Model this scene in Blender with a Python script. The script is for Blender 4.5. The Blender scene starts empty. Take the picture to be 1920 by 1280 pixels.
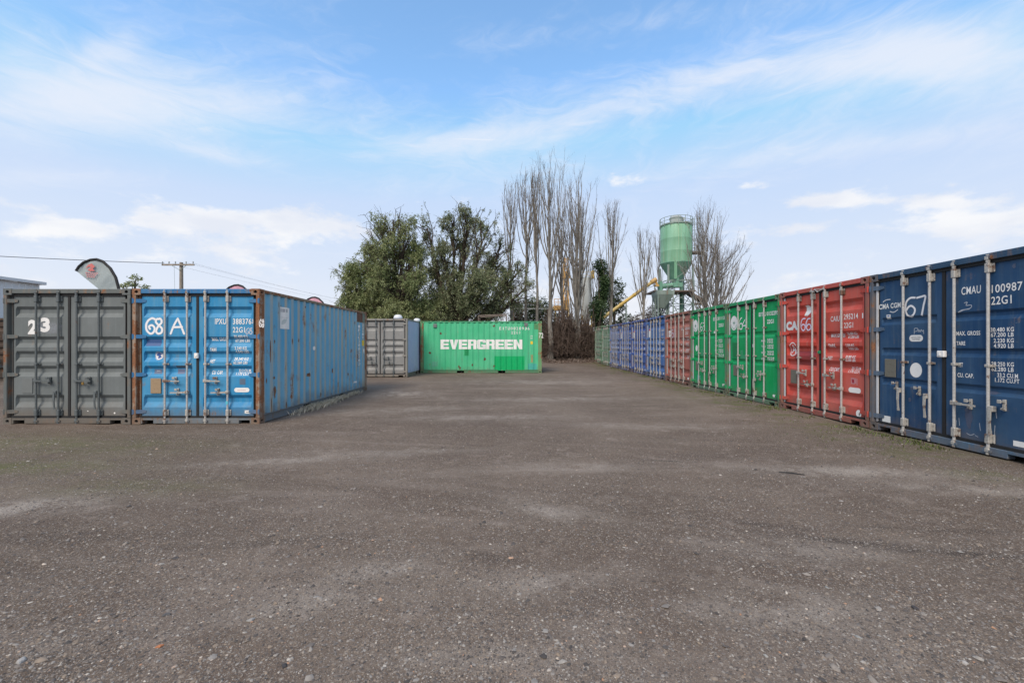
import bpy, bmesh, math, random
import numpy as np
from mathutils import Vector, Matrix, Euler

# ------------------------------------------------------------------ camera, sky, sun, exposure
SC = bpy.context.scene
COL = SC.collection
FPX, CX, HY, EYE = 808.0, 962.0, 647.0, 1.51      # focal length in photo pixels, vanishing point, eye height
cam_d = bpy.data.cameras.new('camera'); cam = bpy.data.objects.new('camera', cam_d); COL.objects.link(cam)
cam.location = (0, 0, EYE); cam.rotation_euler = (math.radians(90), 0, 0)
cam_d.sensor_width = 36; cam_d.lens = FPX/1920*36
cam_d.shift_x = -2/1920; cam_d.shift_y = 7/1920
cam_d.clip_start = 0.05; cam_d.clip_end = 6000
SC.camera = cam
SC.view_settings.view_transform = 'Standard'; SC.view_settings.look = 'None'
SC.view_settings.gamma = 1; SC.view_settings.use_curve_mapping = False
SC.view_settings.exposure = 1.1
SUN_EL, SUN_AZ = math.radians(47), math.radians(203)   # azimuth clockwise from +Y: behind the camera, to the left
sun_d = bpy.data.lights.new('sun', 'SUN'); sun = bpy.data.objects.new('sun', sun_d); COL.objects.link(sun)
sun_d.energy = 1.5; sun_d.angle = math.radians(26); sun_d.color = (1.0, 0.88, 0.75)
sd = Vector((math.sin(SUN_AZ)*math.cos(SUN_EL), math.cos(SUN_AZ)*math.cos(SUN_EL), math.sin(SUN_EL)))
sun.rotation_euler = sd.to_track_quat('Z', 'Y').to_euler(); sun.location = (0, 0, 40)

class NT:
    """small helper to write node trees"""
    def __init__(s, tree): s.t = tree; s.n = tree.nodes; s.l = tree.links
    def new(s, kind, **kw):
        n = s.n.new(kind)
        for k, v in kw.items(): setattr(n, k, v)
        return n
    def link(s, a, b): s.l.new(a, b)
    def put(s, sock, v):
        if hasattr(v, 'node'): s.l.new(v, sock)
        elif isinstance(v, (tuple, list)) and len(v) == 3 and sock.type == 'RGBA': sock.default_value = (*v, 1)
        else: sock.default_value = v
    def math(s, op, a, b=None, c=None, clamp=False):
        n = s.new('ShaderNodeMath', operation=op); n.use_clamp = clamp
        s.put(n.inputs[0], a)
        if b is not None: s.put(n.inputs[1], b)
        if c is not None: s.put(n.inputs[2], c)
        return n.outputs[0]
    def vmath(s, op, a, b=None):
        n = s.new('ShaderNodeVectorMath', operation=op); s.put(n.inputs[0], a)
        if b is not None: s.put(n.inputs[1], b)
        return n.outputs[0]
    def noise(s, vec, scale, detail=4, rough=0.55, w=None, dist=0.0):
        n = s.new('ShaderNodeTexNoise')
        if w is not None: n.noise_dimensions = '4D'; n.inputs['W'].default_value = w
        if vec is not None: s.link(vec, n.inputs['Vector'])
        n.inputs['Scale'].default_value = scale; n.inputs['Detail'].default_value = detail
        n.inputs['Roughness'].default_value = rough; n.inputs['Distortion'].default_value = dist
        return n.outputs['Fac']
    def ramp(s, x, lo, hi, a=0.0, b=1.0, smooth=True):
        n = s.new('ShaderNodeMapRange'); n.interpolation_type = 'SMOOTHSTEP' if smooth else 'LINEAR'
        s.put(n.inputs[0], x); s.put(n.inputs[1], lo); s.put(n.inputs[2], hi); s.put(n.inputs[3], a); s.put(n.inputs[4], b)
        return n.outputs[0]
    def mix(s, f, a, b, mode='MIX'):
        n = s.new('ShaderNodeMix', data_type='RGBA', blend_type=mode)
        s.put(n.inputs[0], f); s.put(n.inputs[6], a); s.put(n.inputs[7], b)
        return n.outputs[2]
    def colramp(s, x, stops):
        n = s.new('ShaderNodeValToRGB'); e = n.color_ramp.elements
        while len(e) < len(stops): e.new(0.5)
        for i, (p, c) in enumerate(stops): e[i].position = p; e[i].color = (*c, 1)
        s.put(n.inputs[0], x); return n.outputs[0]
    def scale(s, vec, k):
        n = s.new('ShaderNodeVectorMath', operation='MULTIPLY'); s.link(vec, n.inputs[0]); n.inputs[1].default_value = k
        return n.outputs[0]

W = bpy.data.worlds.new('World'); SC.world = W; W.use_nodes = True
t = NT(W.node_tree); t.n.clear()
sky = t.new('ShaderNodeTexSky', sky_type='NISHITA'); sky.sun_disc = False
sky.sun_elevation = SUN_EL; sky.sun_rotation = SUN_AZ
sky.air_density = 1.0; sky.dust_density = 0.6; sky.ozone_density = 1.6
tc = t.new('ShaderNodeTexCoord'); D = tc.outputs['Generated']
sep = t.new('ShaderNodeSeparateXYZ'); t.link(D, sep.inputs[0])
ay = t.math('MAXIMUM', t.math('ABSOLUTE', sep.outputs[1]), 0.02)
U = t.math('DIVIDE', sep.outputs[0], ay); V = t.math('DIVIDE', sep.outputs[2], ay)
el = sep.outputs[2]
def blob(px, py, rx, ry, rot=0.0, g=1.0):
    """a cloud region at a sky direction, given as tangents; rot in degrees, counter-clockwise"""
    u0, v0 = (px-CX)/FPX, (HY-py)/FPX; c, s_ = math.cos(math.radians(rot)), math.sin(math.radians(rot))
    du = t.math('SUBTRACT', U, u0); dv = t.math('SUBTRACT', V, v0)
    a = t.math('DIVIDE', t.math('ADD', t.math('MULTIPLY', du, c), t.math('MULTIPLY', dv, s_)), rx/FPX)
    b = t.math('DIVIDE', t.math('SUBTRACT', t.math('MULTIPLY', dv, c), t.math('MULTIPLY', du, s_)), ry/FPX)
    r = t.math('ADD', t.math('MULTIPLY', a, a), t.math('MULTIPLY', b, b))
    return t.math('MULTIPLY', t.math('EXPONENT', t.math('MULTIPLY', r, -1.0)), g)
def total(L):
    a = L[0]
    for b in L[1:]: a = t.math('ADD', a, b)
    return a
# thin high cloud: streaks drawn out along the horizon
cp = t.scale(D, (1.0, 1.0, 3.2))
warp = t.noise(cp, 1.6, 4, 0.6, w=3.0)
cv = t.new('ShaderNodeCombineXYZ'); t.link(warp, cv.inputs[2]); t.link(warp, cv.inputs[0])
cpw = t.vmath('ADD', cp, t.scale(cv.outputs[0], (0.9, 0.0, 1.3)))
n_c = t.noise(cpw, 2.0, 10, 0.6, w=1.3)
n_f = t.noise(cpw, 9.0, 10, 0.66, w=4.1)
cir = total([blob(150, 195, 330, 70, 6, .36), blob(200, 95, 90, 38, 25, .22), blob(480, 210, 200, 50, -6, .2),
             blob(40, 90, 70, 60, 0, .12), blob(90, 335, 200, 22, 0, .2), blob(860, 262, 200, 26, 8, .26), blob(1180, 190, 320, 50, 15, .19),
             blob(1560, 120, 260, 45, 8, .20), blob(1780, 110, 220, 75, -12, .30), blob(1100, 60, 300, 30, 10, .12),
             blob(1650, 270, 260, 26, 6, .2), blob(1000, 330, 330, 50, 0, .12), blob(420, 290, 150, 16, -12, .2)])
back = t.ramp(sep.outputs[1], 0.25, -0.45, 0.0, 0.34)      # extra unseen cloud added behind the camera and overhead to soften and neutralise light
over = t.ramp(el, 0.72, 0.95, 0.0, 0.22)
cden = t.math('ADD', t.math('ADD', t.math('MULTIPLY', n_c, 0.58), t.math('MULTIPLY', n_f, 0.58)), t.math('ADD', t.math('MULTIPLY', cir, 0.95), t.math('ADD', back, over)))
c1 = t.ramp(cden, 0.54, 1.06, 0.0, 0.88)
# low heaped cloud near the horizon
kp = t.scale(D, (1.0, 1.0, 2.2))
n_k = t.math('ADD', t.math('MULTIPLY', t.noise(kp, 8.0, 10, 0.62, w=7.7), 2.4), -0.70)
cum = total([blob(570, 402, 130, 30, 2, .5), blob(340, 412, 240, 30, 0, .44), blob(150, 425, 110, 18, 0, .4), blob(60, 440, 120, 16, 0, .2),
             blob(390, 240, 34, 9, 6, .34), blob(1180, 338, 100, 17, 0, .28), blob(1425, 348, 50, 12, 0, .42), blob(1530, 378, 75, 14, 4, .5),
             blob(1740, 378, 80, 16, 0, .48), blob(1500, 430, 140, 18, 0, .36), blob(1820, 415, 170, 26, 3, .5), blob(1790, 345, 30, 8, 0, .26),
             blob(700, 455, 500, 26, 0, .16), blob(500, 450, 300, 20, 0, .16), blob(880, 370, 130, 20, 0, .22)])
low = t.ramp(el, 0.10, 0.34, 0.10, -0.16)
kden = t.math('ADD', t.math('ADD', n_k, cum), low)
c2 = t.ramp(kden, 0.66, 1.06, 0.0, 0.92)
kshade = t.noise(t.scale(D, (1.0, 1.0, 2.6)), 7.0, 5, 0.5, w=2.2)
# contrail
trail = t.ramp(blob(892, 261.5, 44, 1.5, -1.5, 1.0), 0.2, 0.8, 0.0, 0.35)
hz = t.ramp(el, 0.04, 0.46, 0.97, 0.0, smooth=False)
hz = t.math('POWER', hz, 1.25)
skyc = t.new('ShaderNodeHueSaturation'); skyc.inputs['Saturation'].default_value = 1.08; skyc.inputs['Hue'].default_value = 0.493
skyc.inputs['Value'].default_value = 1.85; t.link(sky.outputs[0], skyc.inputs['Color'])
base = t.mix(hz, t.vmath('MINIMUM', skyc.outputs[0], (2.85, 3.92, 5.7)), (4.92, 5.12, 5.5))
cc = t.mix(c1, base, (4.75, 5.05, 5.7))
kcol = t.mix(t.ramp(kshade, 0.35, 0.65), (4.7, 4.9, 5.4), (5.75, 5.75, 5.8))
cc = t.mix(c2, cc, kcol)
cc = t.mix(trail, cc, (5.4, 5.5, 5.7))
bg = t.new('ShaderNodeBackground'); t.link(cc, bg.inputs[0]); bg.inputs[1].default_value = 0.08
wo = t.new('ShaderNodeOutputWorld'); t.link(bg.outputs[0], wo.inputs[0])

# ------------------------------------------------------------------ geometry helpers
class MB:
    """collects faces for one mesh; material index per face"""
    def __init__(s): s.v = []; s.f = []; s.m = []
    def add(s, vs, fs, mi=0):
        b = len(s.v); s.v += [tuple(v) for v in vs]
        for f in fs: s.f.append([i+b for i in f]); s.m.append(mi)
        return s
    def box(s, x0, x1, y0, y1, z0, z1, mi=0, ch=0.0):
        if ch > 0:
            bm = bmesh.new(); bmesh.ops.create_cube(bm, size=1)
            for v in bm.verts: v.co = ((x0+x1)/2+v.co.x*(x1-x0), (y0+y1)/2+v.co.y*(y1-y0), (z0+z1)/2+v.co.z*(z1-z0))
            bmesh.ops.bevel(bm, geom=bm.edges[:], offset=ch, segments=1, affect='EDGES')
            bm.verts.index_update()
            s.add([v.co for v in bm.verts], [[v.index for v in f.verts] for f in bm.faces], mi); bm.free(); return s
        vs = [(x0,y0,z0),(x1,y0,z0),(x1,y1,z0),(x0,y1,z0),(x0,y0,z1),(x1,y0,z1),(x1,y1,z1),(x0,y1,z1)]
        return s.add(vs, [(0,3,2,1),(4,5,6,7),(0,1,5,4),(1,2,6,5),(2,3,7,6),(3,0,4,7)], mi)
    def tube(s, p0, p1, r0, r1=None, n=8, mi=0, caps=True):
        r1 = r0 if r1 is None else r1
        p0, p1 = Vector(p0), Vector(p1); d = (p1-p0).normalized()
        a = d.orthogonal().normalized(); b = d.cross(a)
        vs = [p0+(a*math.cos(2*math.pi*i/n)+b*math.sin(2*math.pi*i/n))*r0 for i in range(n)]
        vs += [p1+(a*math.cos(2*math.pi*i/n)+b*math.sin(2*math.pi*i/n))*r1 for i in range(n)]
        fs = [(i, (i+1) % n, n+(i+1) % n, n+i) for i in range(n)]
        if caps: fs += [tuple(range(n-1, -1, -1)), tuple(range(n, 2*n))]
        return s.add(vs, fs, mi)
    def bar(s, p0, p1, w, h, mi=0):
        """square bar between two points"""
        p0, p1 = Vector(p0), Vector(p1); d = (p1-p0).normalized()
        up = Vector((0,0,1)) if abs(d.z) < 0.95 else Vector((0,1,0))
        a = d.cross(up).normalized()*w/2; b = a.cross(d).normalized()*h/2
        vs = [p+sa*a+sb*b for p in (p0, p1) for sa, sb in ((-1,-1),(1,-1),(1,1),(-1,1))]
        return s.add(vs, [(3,2,1,0),(4,5,6,7),(0,1,5,4),(1,2,6,5),(2,3,7,6),(3,0,4,7)], mi)
    def lathe(s, prof, n=24, c=(0,0), mi=0, a0=0.0):
        k = len(prof); vs = [(c[0]+r*math.cos(a0+2*math.pi*i/n), c[1]+r*math.sin(a0+2*math.pi*i/n), z) for i in range(n) for r, z in prof]
        fs = [(i*k+j, ((i+1) % n)*k+j, ((i+1) % n)*k+j+1, i*k+j+1) for i in range(n) for j in range(k-1)]
        return s.add(vs, fs, mi)
    def mesh(s, name, smooth=False, nm=1):
        me = bpy.data.meshes.new(name); me.from_pydata(s.v, [], s.f)
        for i in range(nm): me.materials.append(None)
        if nm > 1: me.polygons.foreach_set('material_index', s.m)
        if smooth: me.polygons.foreach_set('use_smooth', [True]*len(me.polygons))
        me.update(); return me

def link(name, me, mats=None, parent=None, loc=None, rot=None, label=None, cat=None, group=None, kind=None):
    o = bpy.data.objects.new(name, me); COL.objects.link(o)
    if mats is not None:
        if not isinstance(mats, (list, tuple)): mats = [mats]
        while len(me.materials) < len(mats): me.materials.append(None)
        for i, m in enumerate(mats):
            o.material_slots[i].link = 'OBJECT'; o.material_slots[i].material = m
    if parent: o.parent = parent
    if loc: o.location = loc
    if rot: o.rotation_euler = rot
    if label: o['label'] = label
    if cat: o['category'] = cat
    if group: o['group'] = group
    if kind: o['kind'] = kind
    return o
def smooth_angle(me, deg=35):
    me.polygons.foreach_set('use_smooth', [True]*len(me.polygons))
    try: me.set_sharp_from_angle(angle=math.radians(deg))
    except Exception: pass
    return me
def np_mesh(name, verts, faces, smooth=False):
    """fast mesh from numpy arrays; faces all of the same size"""
    me = bpy.data.meshes.new(name); verts = np.asarray(verts, dtype=np.float32); faces = np.asarray(faces, dtype=np.int32)
    n, k = faces.shape
    me.vertices.add(len(verts)); me.vertices.foreach_set('co', verts.ravel())
    me.loops.add(n*k); me.loops.foreach_set('vertex_index', faces.ravel())
    me.polygons.add(n); me.polygons.foreach_set('loop_start', np.arange(0, n*k, k, dtype=np.int32))
    me.polygons.foreach_set('loop_total', np.full(n, k, dtype=np.int32))
    if smooth: me.polygons.foreach_set('use_smooth', np.ones(n, dtype=bool))
    me.update(calc_edges=True); return me
def place(px, py, y):
    """the point at depth y that is seen at photo position px, py"""
    return Vector(((px-CX)/FPX*y, y, EYE+(HY-py)/FPX*y))

# ------------------------------------------------------------------ materials
def pbsdf(name, rough=0.6, metal=0.0, spec=0.5):
    m = bpy.data.materials.new(name); m.use_nodes = True; t = NT(m.node_tree)
    b = t.n['Principled BSDF']; b.inputs['Roughness'].default_value = rough; b.inputs['Metallic'].default_value = metal
    b.inputs['Specular IOR Level'].default_value = spec
    return m, t, b
def bump(t, b, h, dist, strength=1.0):
    n = t.new('ShaderNodeBump'); n.inputs['Distance'].default_value = dist; n.inputs['Strength'].default_value = strength
    t.link(h, n.inputs['Height']); t.link(n.outputs[0], b.inputs['Normal'])
def plain(name, col, rough=0.7, var=0.15, scale=8, metal=0.0, bmp=0.0, seed=0.0, spec=0.4):
    m, t, b = pbsdf(name, rough, metal, spec); tc = t.new('ShaderNodeTexCoord')
    n = t.noise(tc.outputs['Object'], scale, 6, 0.6, w=seed)
    k = t.ramp(n, 0.25, 0.75, 1-var, 1+var, False)
    t.link(t.mix(k, (0, 0, 0), col), b.inputs['Base Color'])
    if bmp: bump(t, b, t.noise(tc.outputs['Object'], scale*4, 6, 0.6), bmp)
    return m
RUST = (0.30, 0.135, 0.066); RUST2 = (0.17, 0.085, 0.052)
def paint(name, col, fade=None, rust=0.0, grime=0.35, seed=0.0, rough=0.5, ridge=None, chalk=0.25, patchy=0.0, patchcol=None):
    """weathered container paint. ridge=(axis value sign) adds sun-bleached crests on the side corrugations"""
    m, t, b = pbsdf(name, rough, 0.0, 0.22); tc = t.new('ShaderNodeTexCoord'); P = tc.outputs['Object']
    fade = fade or tuple(min(1, c*0.75+0.07) for c in col)
    big = t.noise(P, 0.9, 5, 0.6, w=seed); mid = t.noise(P, 5.0, 6, 0.62, w=seed+3)
    streak = t.noise(t.scale(P, (14, 14, 0.55)), 1.0, 6, 0.6, w=seed+5)
    fine = t.noise(P, 38.0, 4, 0.6, w=seed+9)
    c = t.mix(t.math('MULTIPLY', t.ramp(big, 0.35, 0.7), chalk*2), col, fade)
    c = t.mix(t.math('MULTIPLY', t.ramp(streak, 0.46, 0.66), chalk*1.7), c, fade)
    if patchcol: c = t.mix(t.math('MULTIPLY', t.ramp(mid, 0.55-patchy*0.2, 0.72-patchy*0.2), 0.7), c, patchcol)
    dirt = t.ramp(t.math('ADD', t.math('MULTIPLY', streak, 0.5), t.math('MULTIPLY', mid, 0.5)), 0.50, 0.72, 0, grime)
    c = t.mix(dirt, c, (0.05, 0.045, 0.04))
    if ridge is not None:
        s3 = t.new('ShaderNodeSeparateXYZ'); t.link(P, s3.inputs[0])
        ax = t.math('MULTIPLY', s3.outputs[0], ridge[0])
        r = t.math('MULTIPLY', t.ramp(ax, ridge[1], ridge[2]), t.ramp(t.noise(t.scale(P, (3, 3, 0.5)), 1.6, 6, 0.65, w=seed+12), 0.3, 0.62, 0.15, 0.9))
        c = t.mix(r, c, ridge[3])
    if rust > 0:
        rn = t.math('ADD', t.math('MULTIPLY', t.noise(P, 3.2, 9, 0.68, w=seed+20), 0.62), t.math('MULTIPLY', streak, 0.38))
        th = 0.66-0.22*rust
        rm = t.ramp(rn, th, th+0.035)
        halo = t.ramp(rn, th-0.07, th+0.02, 0, 0.45)
        rc = t.mix(t.ramp(fine, 0.35, 0.65), RUST2, RUST)
        c = t.mix(halo, c, (0.24, 0.15, 0.09)); c = t.mix(rm, c, rc)
        rr = t.math('ADD', t.math('MULTIPLY', rm, 0.9-rough), t.ramp(mid, 0.3, 0.7, rough-0.06, rough+0.12)); t.link(rr, b.inputs['Roughness'])
    else: t.link(t.ramp(mid, 0.3, 0.7, rough-0.06, rough+0.12), b.inputs['Roughness'])
    # scuffs and scrapes down to undercoat, and dried mud splashed along the foot
    sc_ = t.noise(t.scale(P, (7, 7, 26)), 1.0, 5, 0.7, w=seed+31); sc2 = t.noise(P, 1.7, 3, 0.5, w=seed+33)
    c = t.mix(t.math('MULTIPLY', t.ramp(sc_, 0.66, 0.70), t.ramp(sc2, 0.5, 0.6, 0, 0.7)), c, tuple(min(1, .4*q+.24) for q in fade))
    zz_ = t.new('ShaderNodeSeparateXYZ'); t.link(t.new('ShaderNodeNewGeometry').outputs['Position'], zz_.inputs[0])
    mud = t.ramp(t.math('SUBTRACT', zz_.outputs[2], t.math('MULTIPLY', t.noise(P, 4.5, 7, 0.7, w=seed+35), 0.75)), -0.32, 0.12, 0.62, 0)
    c = t.mix(mud, c, (0.15, 0.12, 0.095))
    t.link(c, b.inputs['Base Color'])
    bump(t, b, t.math('ADD', t.math('MULTIPLY', t.noise(P, 2.2, 3, 0.5, w=seed+1), 1.0), t.math('MULTIPLY', fine, 0.05)), 0.012)
    return m
def decal_mat(name, col, wear=0.3, seed=0.0, rough=0.5):
    m, t, b = pbsdf(name, rough); tc = t.new('ShaderNodeTexCoord'); P = tc.outputs['Object']
    n = t.noise(P, 22, 8, 0.7, w=seed); k = t.noise(P, 5, 4, 0.6, w=seed+2)
    t.link(t.mix(t.ramp(k, 0.35, 0.75, 0, 0.5), col, tuple(c*0.72 for c in col)), b.inputs['Base Color'])
    t.link(t.ramp(n, 0.30+0.1*wear, 0.38+0.1*wear, 1-wear*2.4 if wear < .4 else 0.05, 1.0), b.inputs['Alpha'])
    return m
def spray_mat(name, col, seed=0.0, dens=0.95):
    """spray can stroke: dense in the middle, dusty at its edge (UV.y runs from the middle to the edge)"""
    m, t, b = pbsdf(name, 0.6); uv = t.new('ShaderNodeUVMap'); s3 = t.new('ShaderNodeSeparateXYZ'); t.link(uv.outputs[0], s3.inputs[0])
    tc = t.new('ShaderNodeTexCoord'); n = t.noise(tc.outputs['Object'], 120, 4, 0.7, w=seed)
    b.inputs['Base Color'].default_value = (*col, 1)
    e = t.math('ADD', s3.outputs[1], t.math('MULTIPLY', t.math('SUBTRACT', n, 0.5), 0.5))
    t.link(t.ramp(e, 0.45, 1.0, dens, 0.0), b.inputs['Alpha'])
    return m
M = {}
M['dark'] = plain('dark_void', (0.008, 0.008, 0.008), 0.9, 0.1)
M['gasket'] = plain('black_rubber', (0.018, 0.018, 0.019), 0.7, 0.3, 14)
def galv(name, col, rust, seed):
    m, t, b = pbsdf(name, 0.45, 0.25, 0.5); tc = t.new('ShaderNodeTexCoord'); P = tc.outputs['Object']
    g = t.new('ShaderNodeNewGeometry'); PW = g.outputs['Position']
    n = t.noise(PW, 7, 7, 0.65, w=seed); f = t.noise(PW, 45, 4, 0.6, w=seed+1)
    c = t.mix(t.ramp(f, 0.3, 0.7), tuple(x*0.75 for x in col), col)
    c = t.mix(t.ramp(n, 0.62-0.2*rust, 0.70-0.2*rust, 0, 0.9), c, (0.15, 0.075, 0.045))
    t.link(c, b.inputs['Base Color']); return m
M['rod'] = galv('galvanised_rod', (0.56, 0.55, 0.53), 0.15, 1.0)
M['rod_fit'] = galv('galvanised_fitting', (0.50, 0.48, 0.44), 0.55, 2.0)
M['rod_grey'] = galv('grey_painted_rod', (0.135, 0.155, 0.16), 0.12, 3.0)
M['rod_green'] = galv('weathered_green_rod', (0.36, 0.42, 0.38), 0.3, 4.0)
M['white'] = decal_mat('white_stencil_paint', (0.80, 0.80, 0.79), 0.2, 1.0)
M['white_worn'] = decal_mat('worn_white_paint', (0.72, 0.73, 0.73), 0.42, 2.0)
M['white_clean'] = decal_mat('clean_white_paint', (0.82, 0.82, 0.80), 0.02, 3.0)
M['sticker'] = plain('white_sticker', (0.80, 0.79, 0.76), 0.5, 0.12, 20)
M['yellow'] = plain('yellow_sticker', (0.75, 0.52, 0.03), 0.5, 0.1, 20)
M['blue_ink'] = plain('blue_ink', (0.04, 0.10, 0.32), 0.5, 0.1, 20)
M['dark_ink'] = plain('dark_ink', (0.06, 0.065, 0.08), 0.5, 0.3, 30)
M['pink_ink'] = plain('pale_pink_print', (0.55, 0.24, 0.25), 0.6, 0.2, 20)
M['plate'] = plain('dull_metal_plate', (0.20, 0.185, 0.15), 0.55, 0.35, 26, 0.3)
M['plate_brown'] = plain('tan_metal_plate', (0.33, 0.24, 0.15), 0.6, 0.35, 30, 0.1)
M['plate_grey'] = plain('grey_painted_plate', (0.15, 0.165, 0.165), 0.5, 0.12, 10)
M['spray'] = spray_mat('white_spray_paint', (0.82, 0.82, 0.84))
M['spray_lilac'] = spray_mat('lilac_white_spray_paint', (0.74, 0.66, 0.82), 2.0)
M['chalk'] = spray_mat('chalk_mark', (0.62, 0.66, 0.72), 4.0, 0.7)
M['strip'] = paint('pale_worn_channel', (0.50, 0.52, 0.55), (0.62, 0.62, 0.62), 0.12, 0.4, 5.0, 0.5)
M['brass'] = plain('brass_padlock', (0.42, 0.26, 0.08), 0.35, 0.1, 20, 0.8)
# ------------------------------------------------------------------ ground
def sstep(a, b, x): q = np.clip((x-a)/(b-a), 0, 1); return q*q*(3-2*q)
def ground_z(x, y):
    x = np.asarray(x, float); y = np.asarray(y, float)
    z = 0.012*np.clip(y-12, 0, 22)
    z = z + 0.09*sstep(2.5, 5.6, x)*(1-sstep(10, 26, y))
    z = z + 0.42*sstep(30.6, 34.2, y+0.35*np.sin(x*1.3)+0.2*np.sin(x*3.1+1))
    near = (1-sstep(24, 30, y))*(1-sstep(14, 20, np.abs(x)))
    z = z + near*(0.010*np.sin(x*1.9+0.7*y)*np.sin(y*1.3-0.4*x+1)+0.006*np.sin(x*4.3-y*2.2)*np.sin(y*3.7+x*1.2))
    return z
def gz(x, y): return float(ground_z(x, y))
def axis(lo, hi, step, far, n): 
    a = np.arange(lo, hi+1e-6, step); g = np.geomspace(1, far, n)
    return np.concatenate([(lo-g)[::-1], a, hi+g])
gx = axis(-14, 9, 0.16, 2500, 22); gy = axis(-2, 37, 0.16, 3000, 22)
GX, GY = np.meshgrid(gx, gy); GZ = ground_z(GX, GY)
nv = len(gx); ii = np.arange(len(gy)-1)[:, None]*nv+np.arange(nv-1)[None, :]; ii = ii.ravel()
gm = np_mesh('ground', np.stack([GX.ravel(), GY.ravel(), GZ.ravel()], 1), np.stack([ii, ii+1, ii+nv+1, ii+nv], 1), True)
def ground_mat():
    m, t, b = pbsdf('dark_gravel_ground', 0.93, 0, 0.2); g = t.new('ShaderNodeNewGeometry'); P = g.outputs['Position']
    s3 = t.new('ShaderNodeSeparateXYZ'); t.link(P, s3.inputs[0])
    n1 = t.noise(P, 0.30, 6, 0.6, w=1.0); n2 = t.noise(t.scale(P, (0.35, 1.4, 1)), 0.9, 7, 0.62, w=2.0, dist=0.6)
    n3 = t.noise(P, 3.2, 8, 0.7, w=3.0); n4 = t.noise(P, 26, 6, 0.75, w=4.0); n5 = t.noise(P, 140, 3, 0.7, w=5.0)
    c = t.mix(t.ramp(n1, 0.38, 0.62), (0.100, 0.073, 0.055), (0.152, 0.116, 0.090))
    tw_ = t.noise(P, 0.8, 4, 0.6, w=21.0); c = t.mix(t.ramp(t.noise(P, 11, 6, 0.75, w=23.0), 0.52, 0.66, 0, 0.45), c, (0.24, 0.195, 0.16)); c = t.mix(t.ramp(tw_, 0.36, 0.56, 0.55, 0), c, (0.098, 0.070, 0.055))
    ang = t.new('ShaderNodeVectorRotate'); ang.rotation_type = 'Z_AXIS'; ang.inputs['Angle'].default_value = 0.22; t.link(P, ang.inputs['Vector'])
    trk = t.noise(t.scale(ang.outputs[0], (0.30, 3.6, 1)), 1.0, 6, 0.62, w=15.0, dist=0.5); c = t.mix(t.ramp(trk, 0.53, 0.66, 0, 0.26), c, (0.225, 0.185, 0.155)); c = t.mix(t.ramp(trk, 0.34, 0.45, 0.32, 0), c, (0.085, 0.064, 0.052))
    c = t.mix(t.ramp(n2, 0.50, 0.70, 0, 0.5), c, (0.26, 0.215, 0.18))
    c = t.mix(t.ramp(n3, 0.54, 0.70, 0, 0.6), c, (0.285, 0.235, 0.20))
    c = t.mix(t.ramp(n3, 0.28, 0.44, 0.45, 0), c, (0.095, 0.076, 0.066))
    # pale dusty patches and scuffs
    def spot(x, y, rx, ry, k, rot=0.0):
        cs, sn = math.cos(rot), math.sin(rot)
        dx = t.math('SUBTRACT', s3.outputs[0], x); dy = t.math('SUBTRACT', s3.outputs[1], y)
        a = t.math('DIVIDE', t.math('ADD', t.math('MULTIPLY', dx, cs), t.math('MULTIPLY', dy, sn)), rx)
        e = t.math('DIVIDE', t.math('SUBTRACT', t.math('MULTIPLY', dy, cs), t.math('MULTIPLY', dx, sn)), ry)
        r = t.math('ADD', t.math('MULTIPLY', a, a), t.math('MULTIPLY', e, e))
        q = t.math('MULTIPLY', t.math('EXPONENT', t.math('MULTIPLY', r, -1.0)), k)
        return t.math('MULTIPLY', q, t.ramp(t.math('ADD', n3, t.math('MULTIPLY', t.math('SUBTRACT', n4, 0.5), 0.6)), 0.32, 0.6))
    pale = [(-4.55, 4.02, .55, .22, 1.0, .1), (-3.1, 5.6, 1.0, .16, .5, .2), (-1.6, 6.1, 1.2, .18, .35, .1), (-0.9, 2.9, .35, .12, .7, .4),
            (-1.2, 2.5, .5, .12, .45, 0.3), (0.35, 3.9, .5, .18, .5, -.5), (0.2, 2.75, .6, .16, .45, .1), (1.6, 2.45, .5, .22, .5, 0), (2.2, 3.2, .8, .2, .4, 0),
            (0.9, 5.4, .8, .2, .45, 0), (3.9, 5.0, 1.1, .22, .65, -.25), (4.6, 4.3, .9, .14, .5, -.3), (-0.6, 9.0, 2.0, .4, .4, 0.1), (1.0, 12.0, 2.5, .5, .4, 0),
            (-2.8, 10.0, 1.8, .5, .4, .3), (2.5, 8, 1.6, .3, .35, -.2), (-3.4, 13.2, 1.0, .9, .6, 0), (1.2, 17, 3, .8, .4, 0), (-0.1, 2.1, .5, .1, .4, 0)]
    pf = None
    for s_ in pale: q = spot(*s_); pf = q if pf is None else t.math('ADD', pf, q)
    c = t.mix(t.math('MINIMUM', t.math('MULTIPLY', pf, 1.35), 0.85), c, (0.34, 0.30, 0.26))
    dk = None
    for s_ in [(2.55, 3.35, .55, .07, .8, -.25), (3.2, 3.1, .5, .06, .7, -.2), (2.2, 3.6, .3, .05, .7, -.3), (3.4, 3.5, .7, .05, .5, -.2), (2.0, 5.6, .25, .03, .8, -.3),
               (-1.9, 3.3, 1.0, .08, .45, .15), (-3.2, 3.4, 1.0, .10, .4, .1), (-0.2, 3.1, .4, .05, .5, -.4)]:
        q = spot(*s_); dk = q if dk is None else t.math('ADD', dk, q)
    c = t.mix(t.math('MINIMUM', t.math('MULTIPLY', dk, 1.4), 0.85), c, (0.048, 0.036, 0.030))
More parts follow.
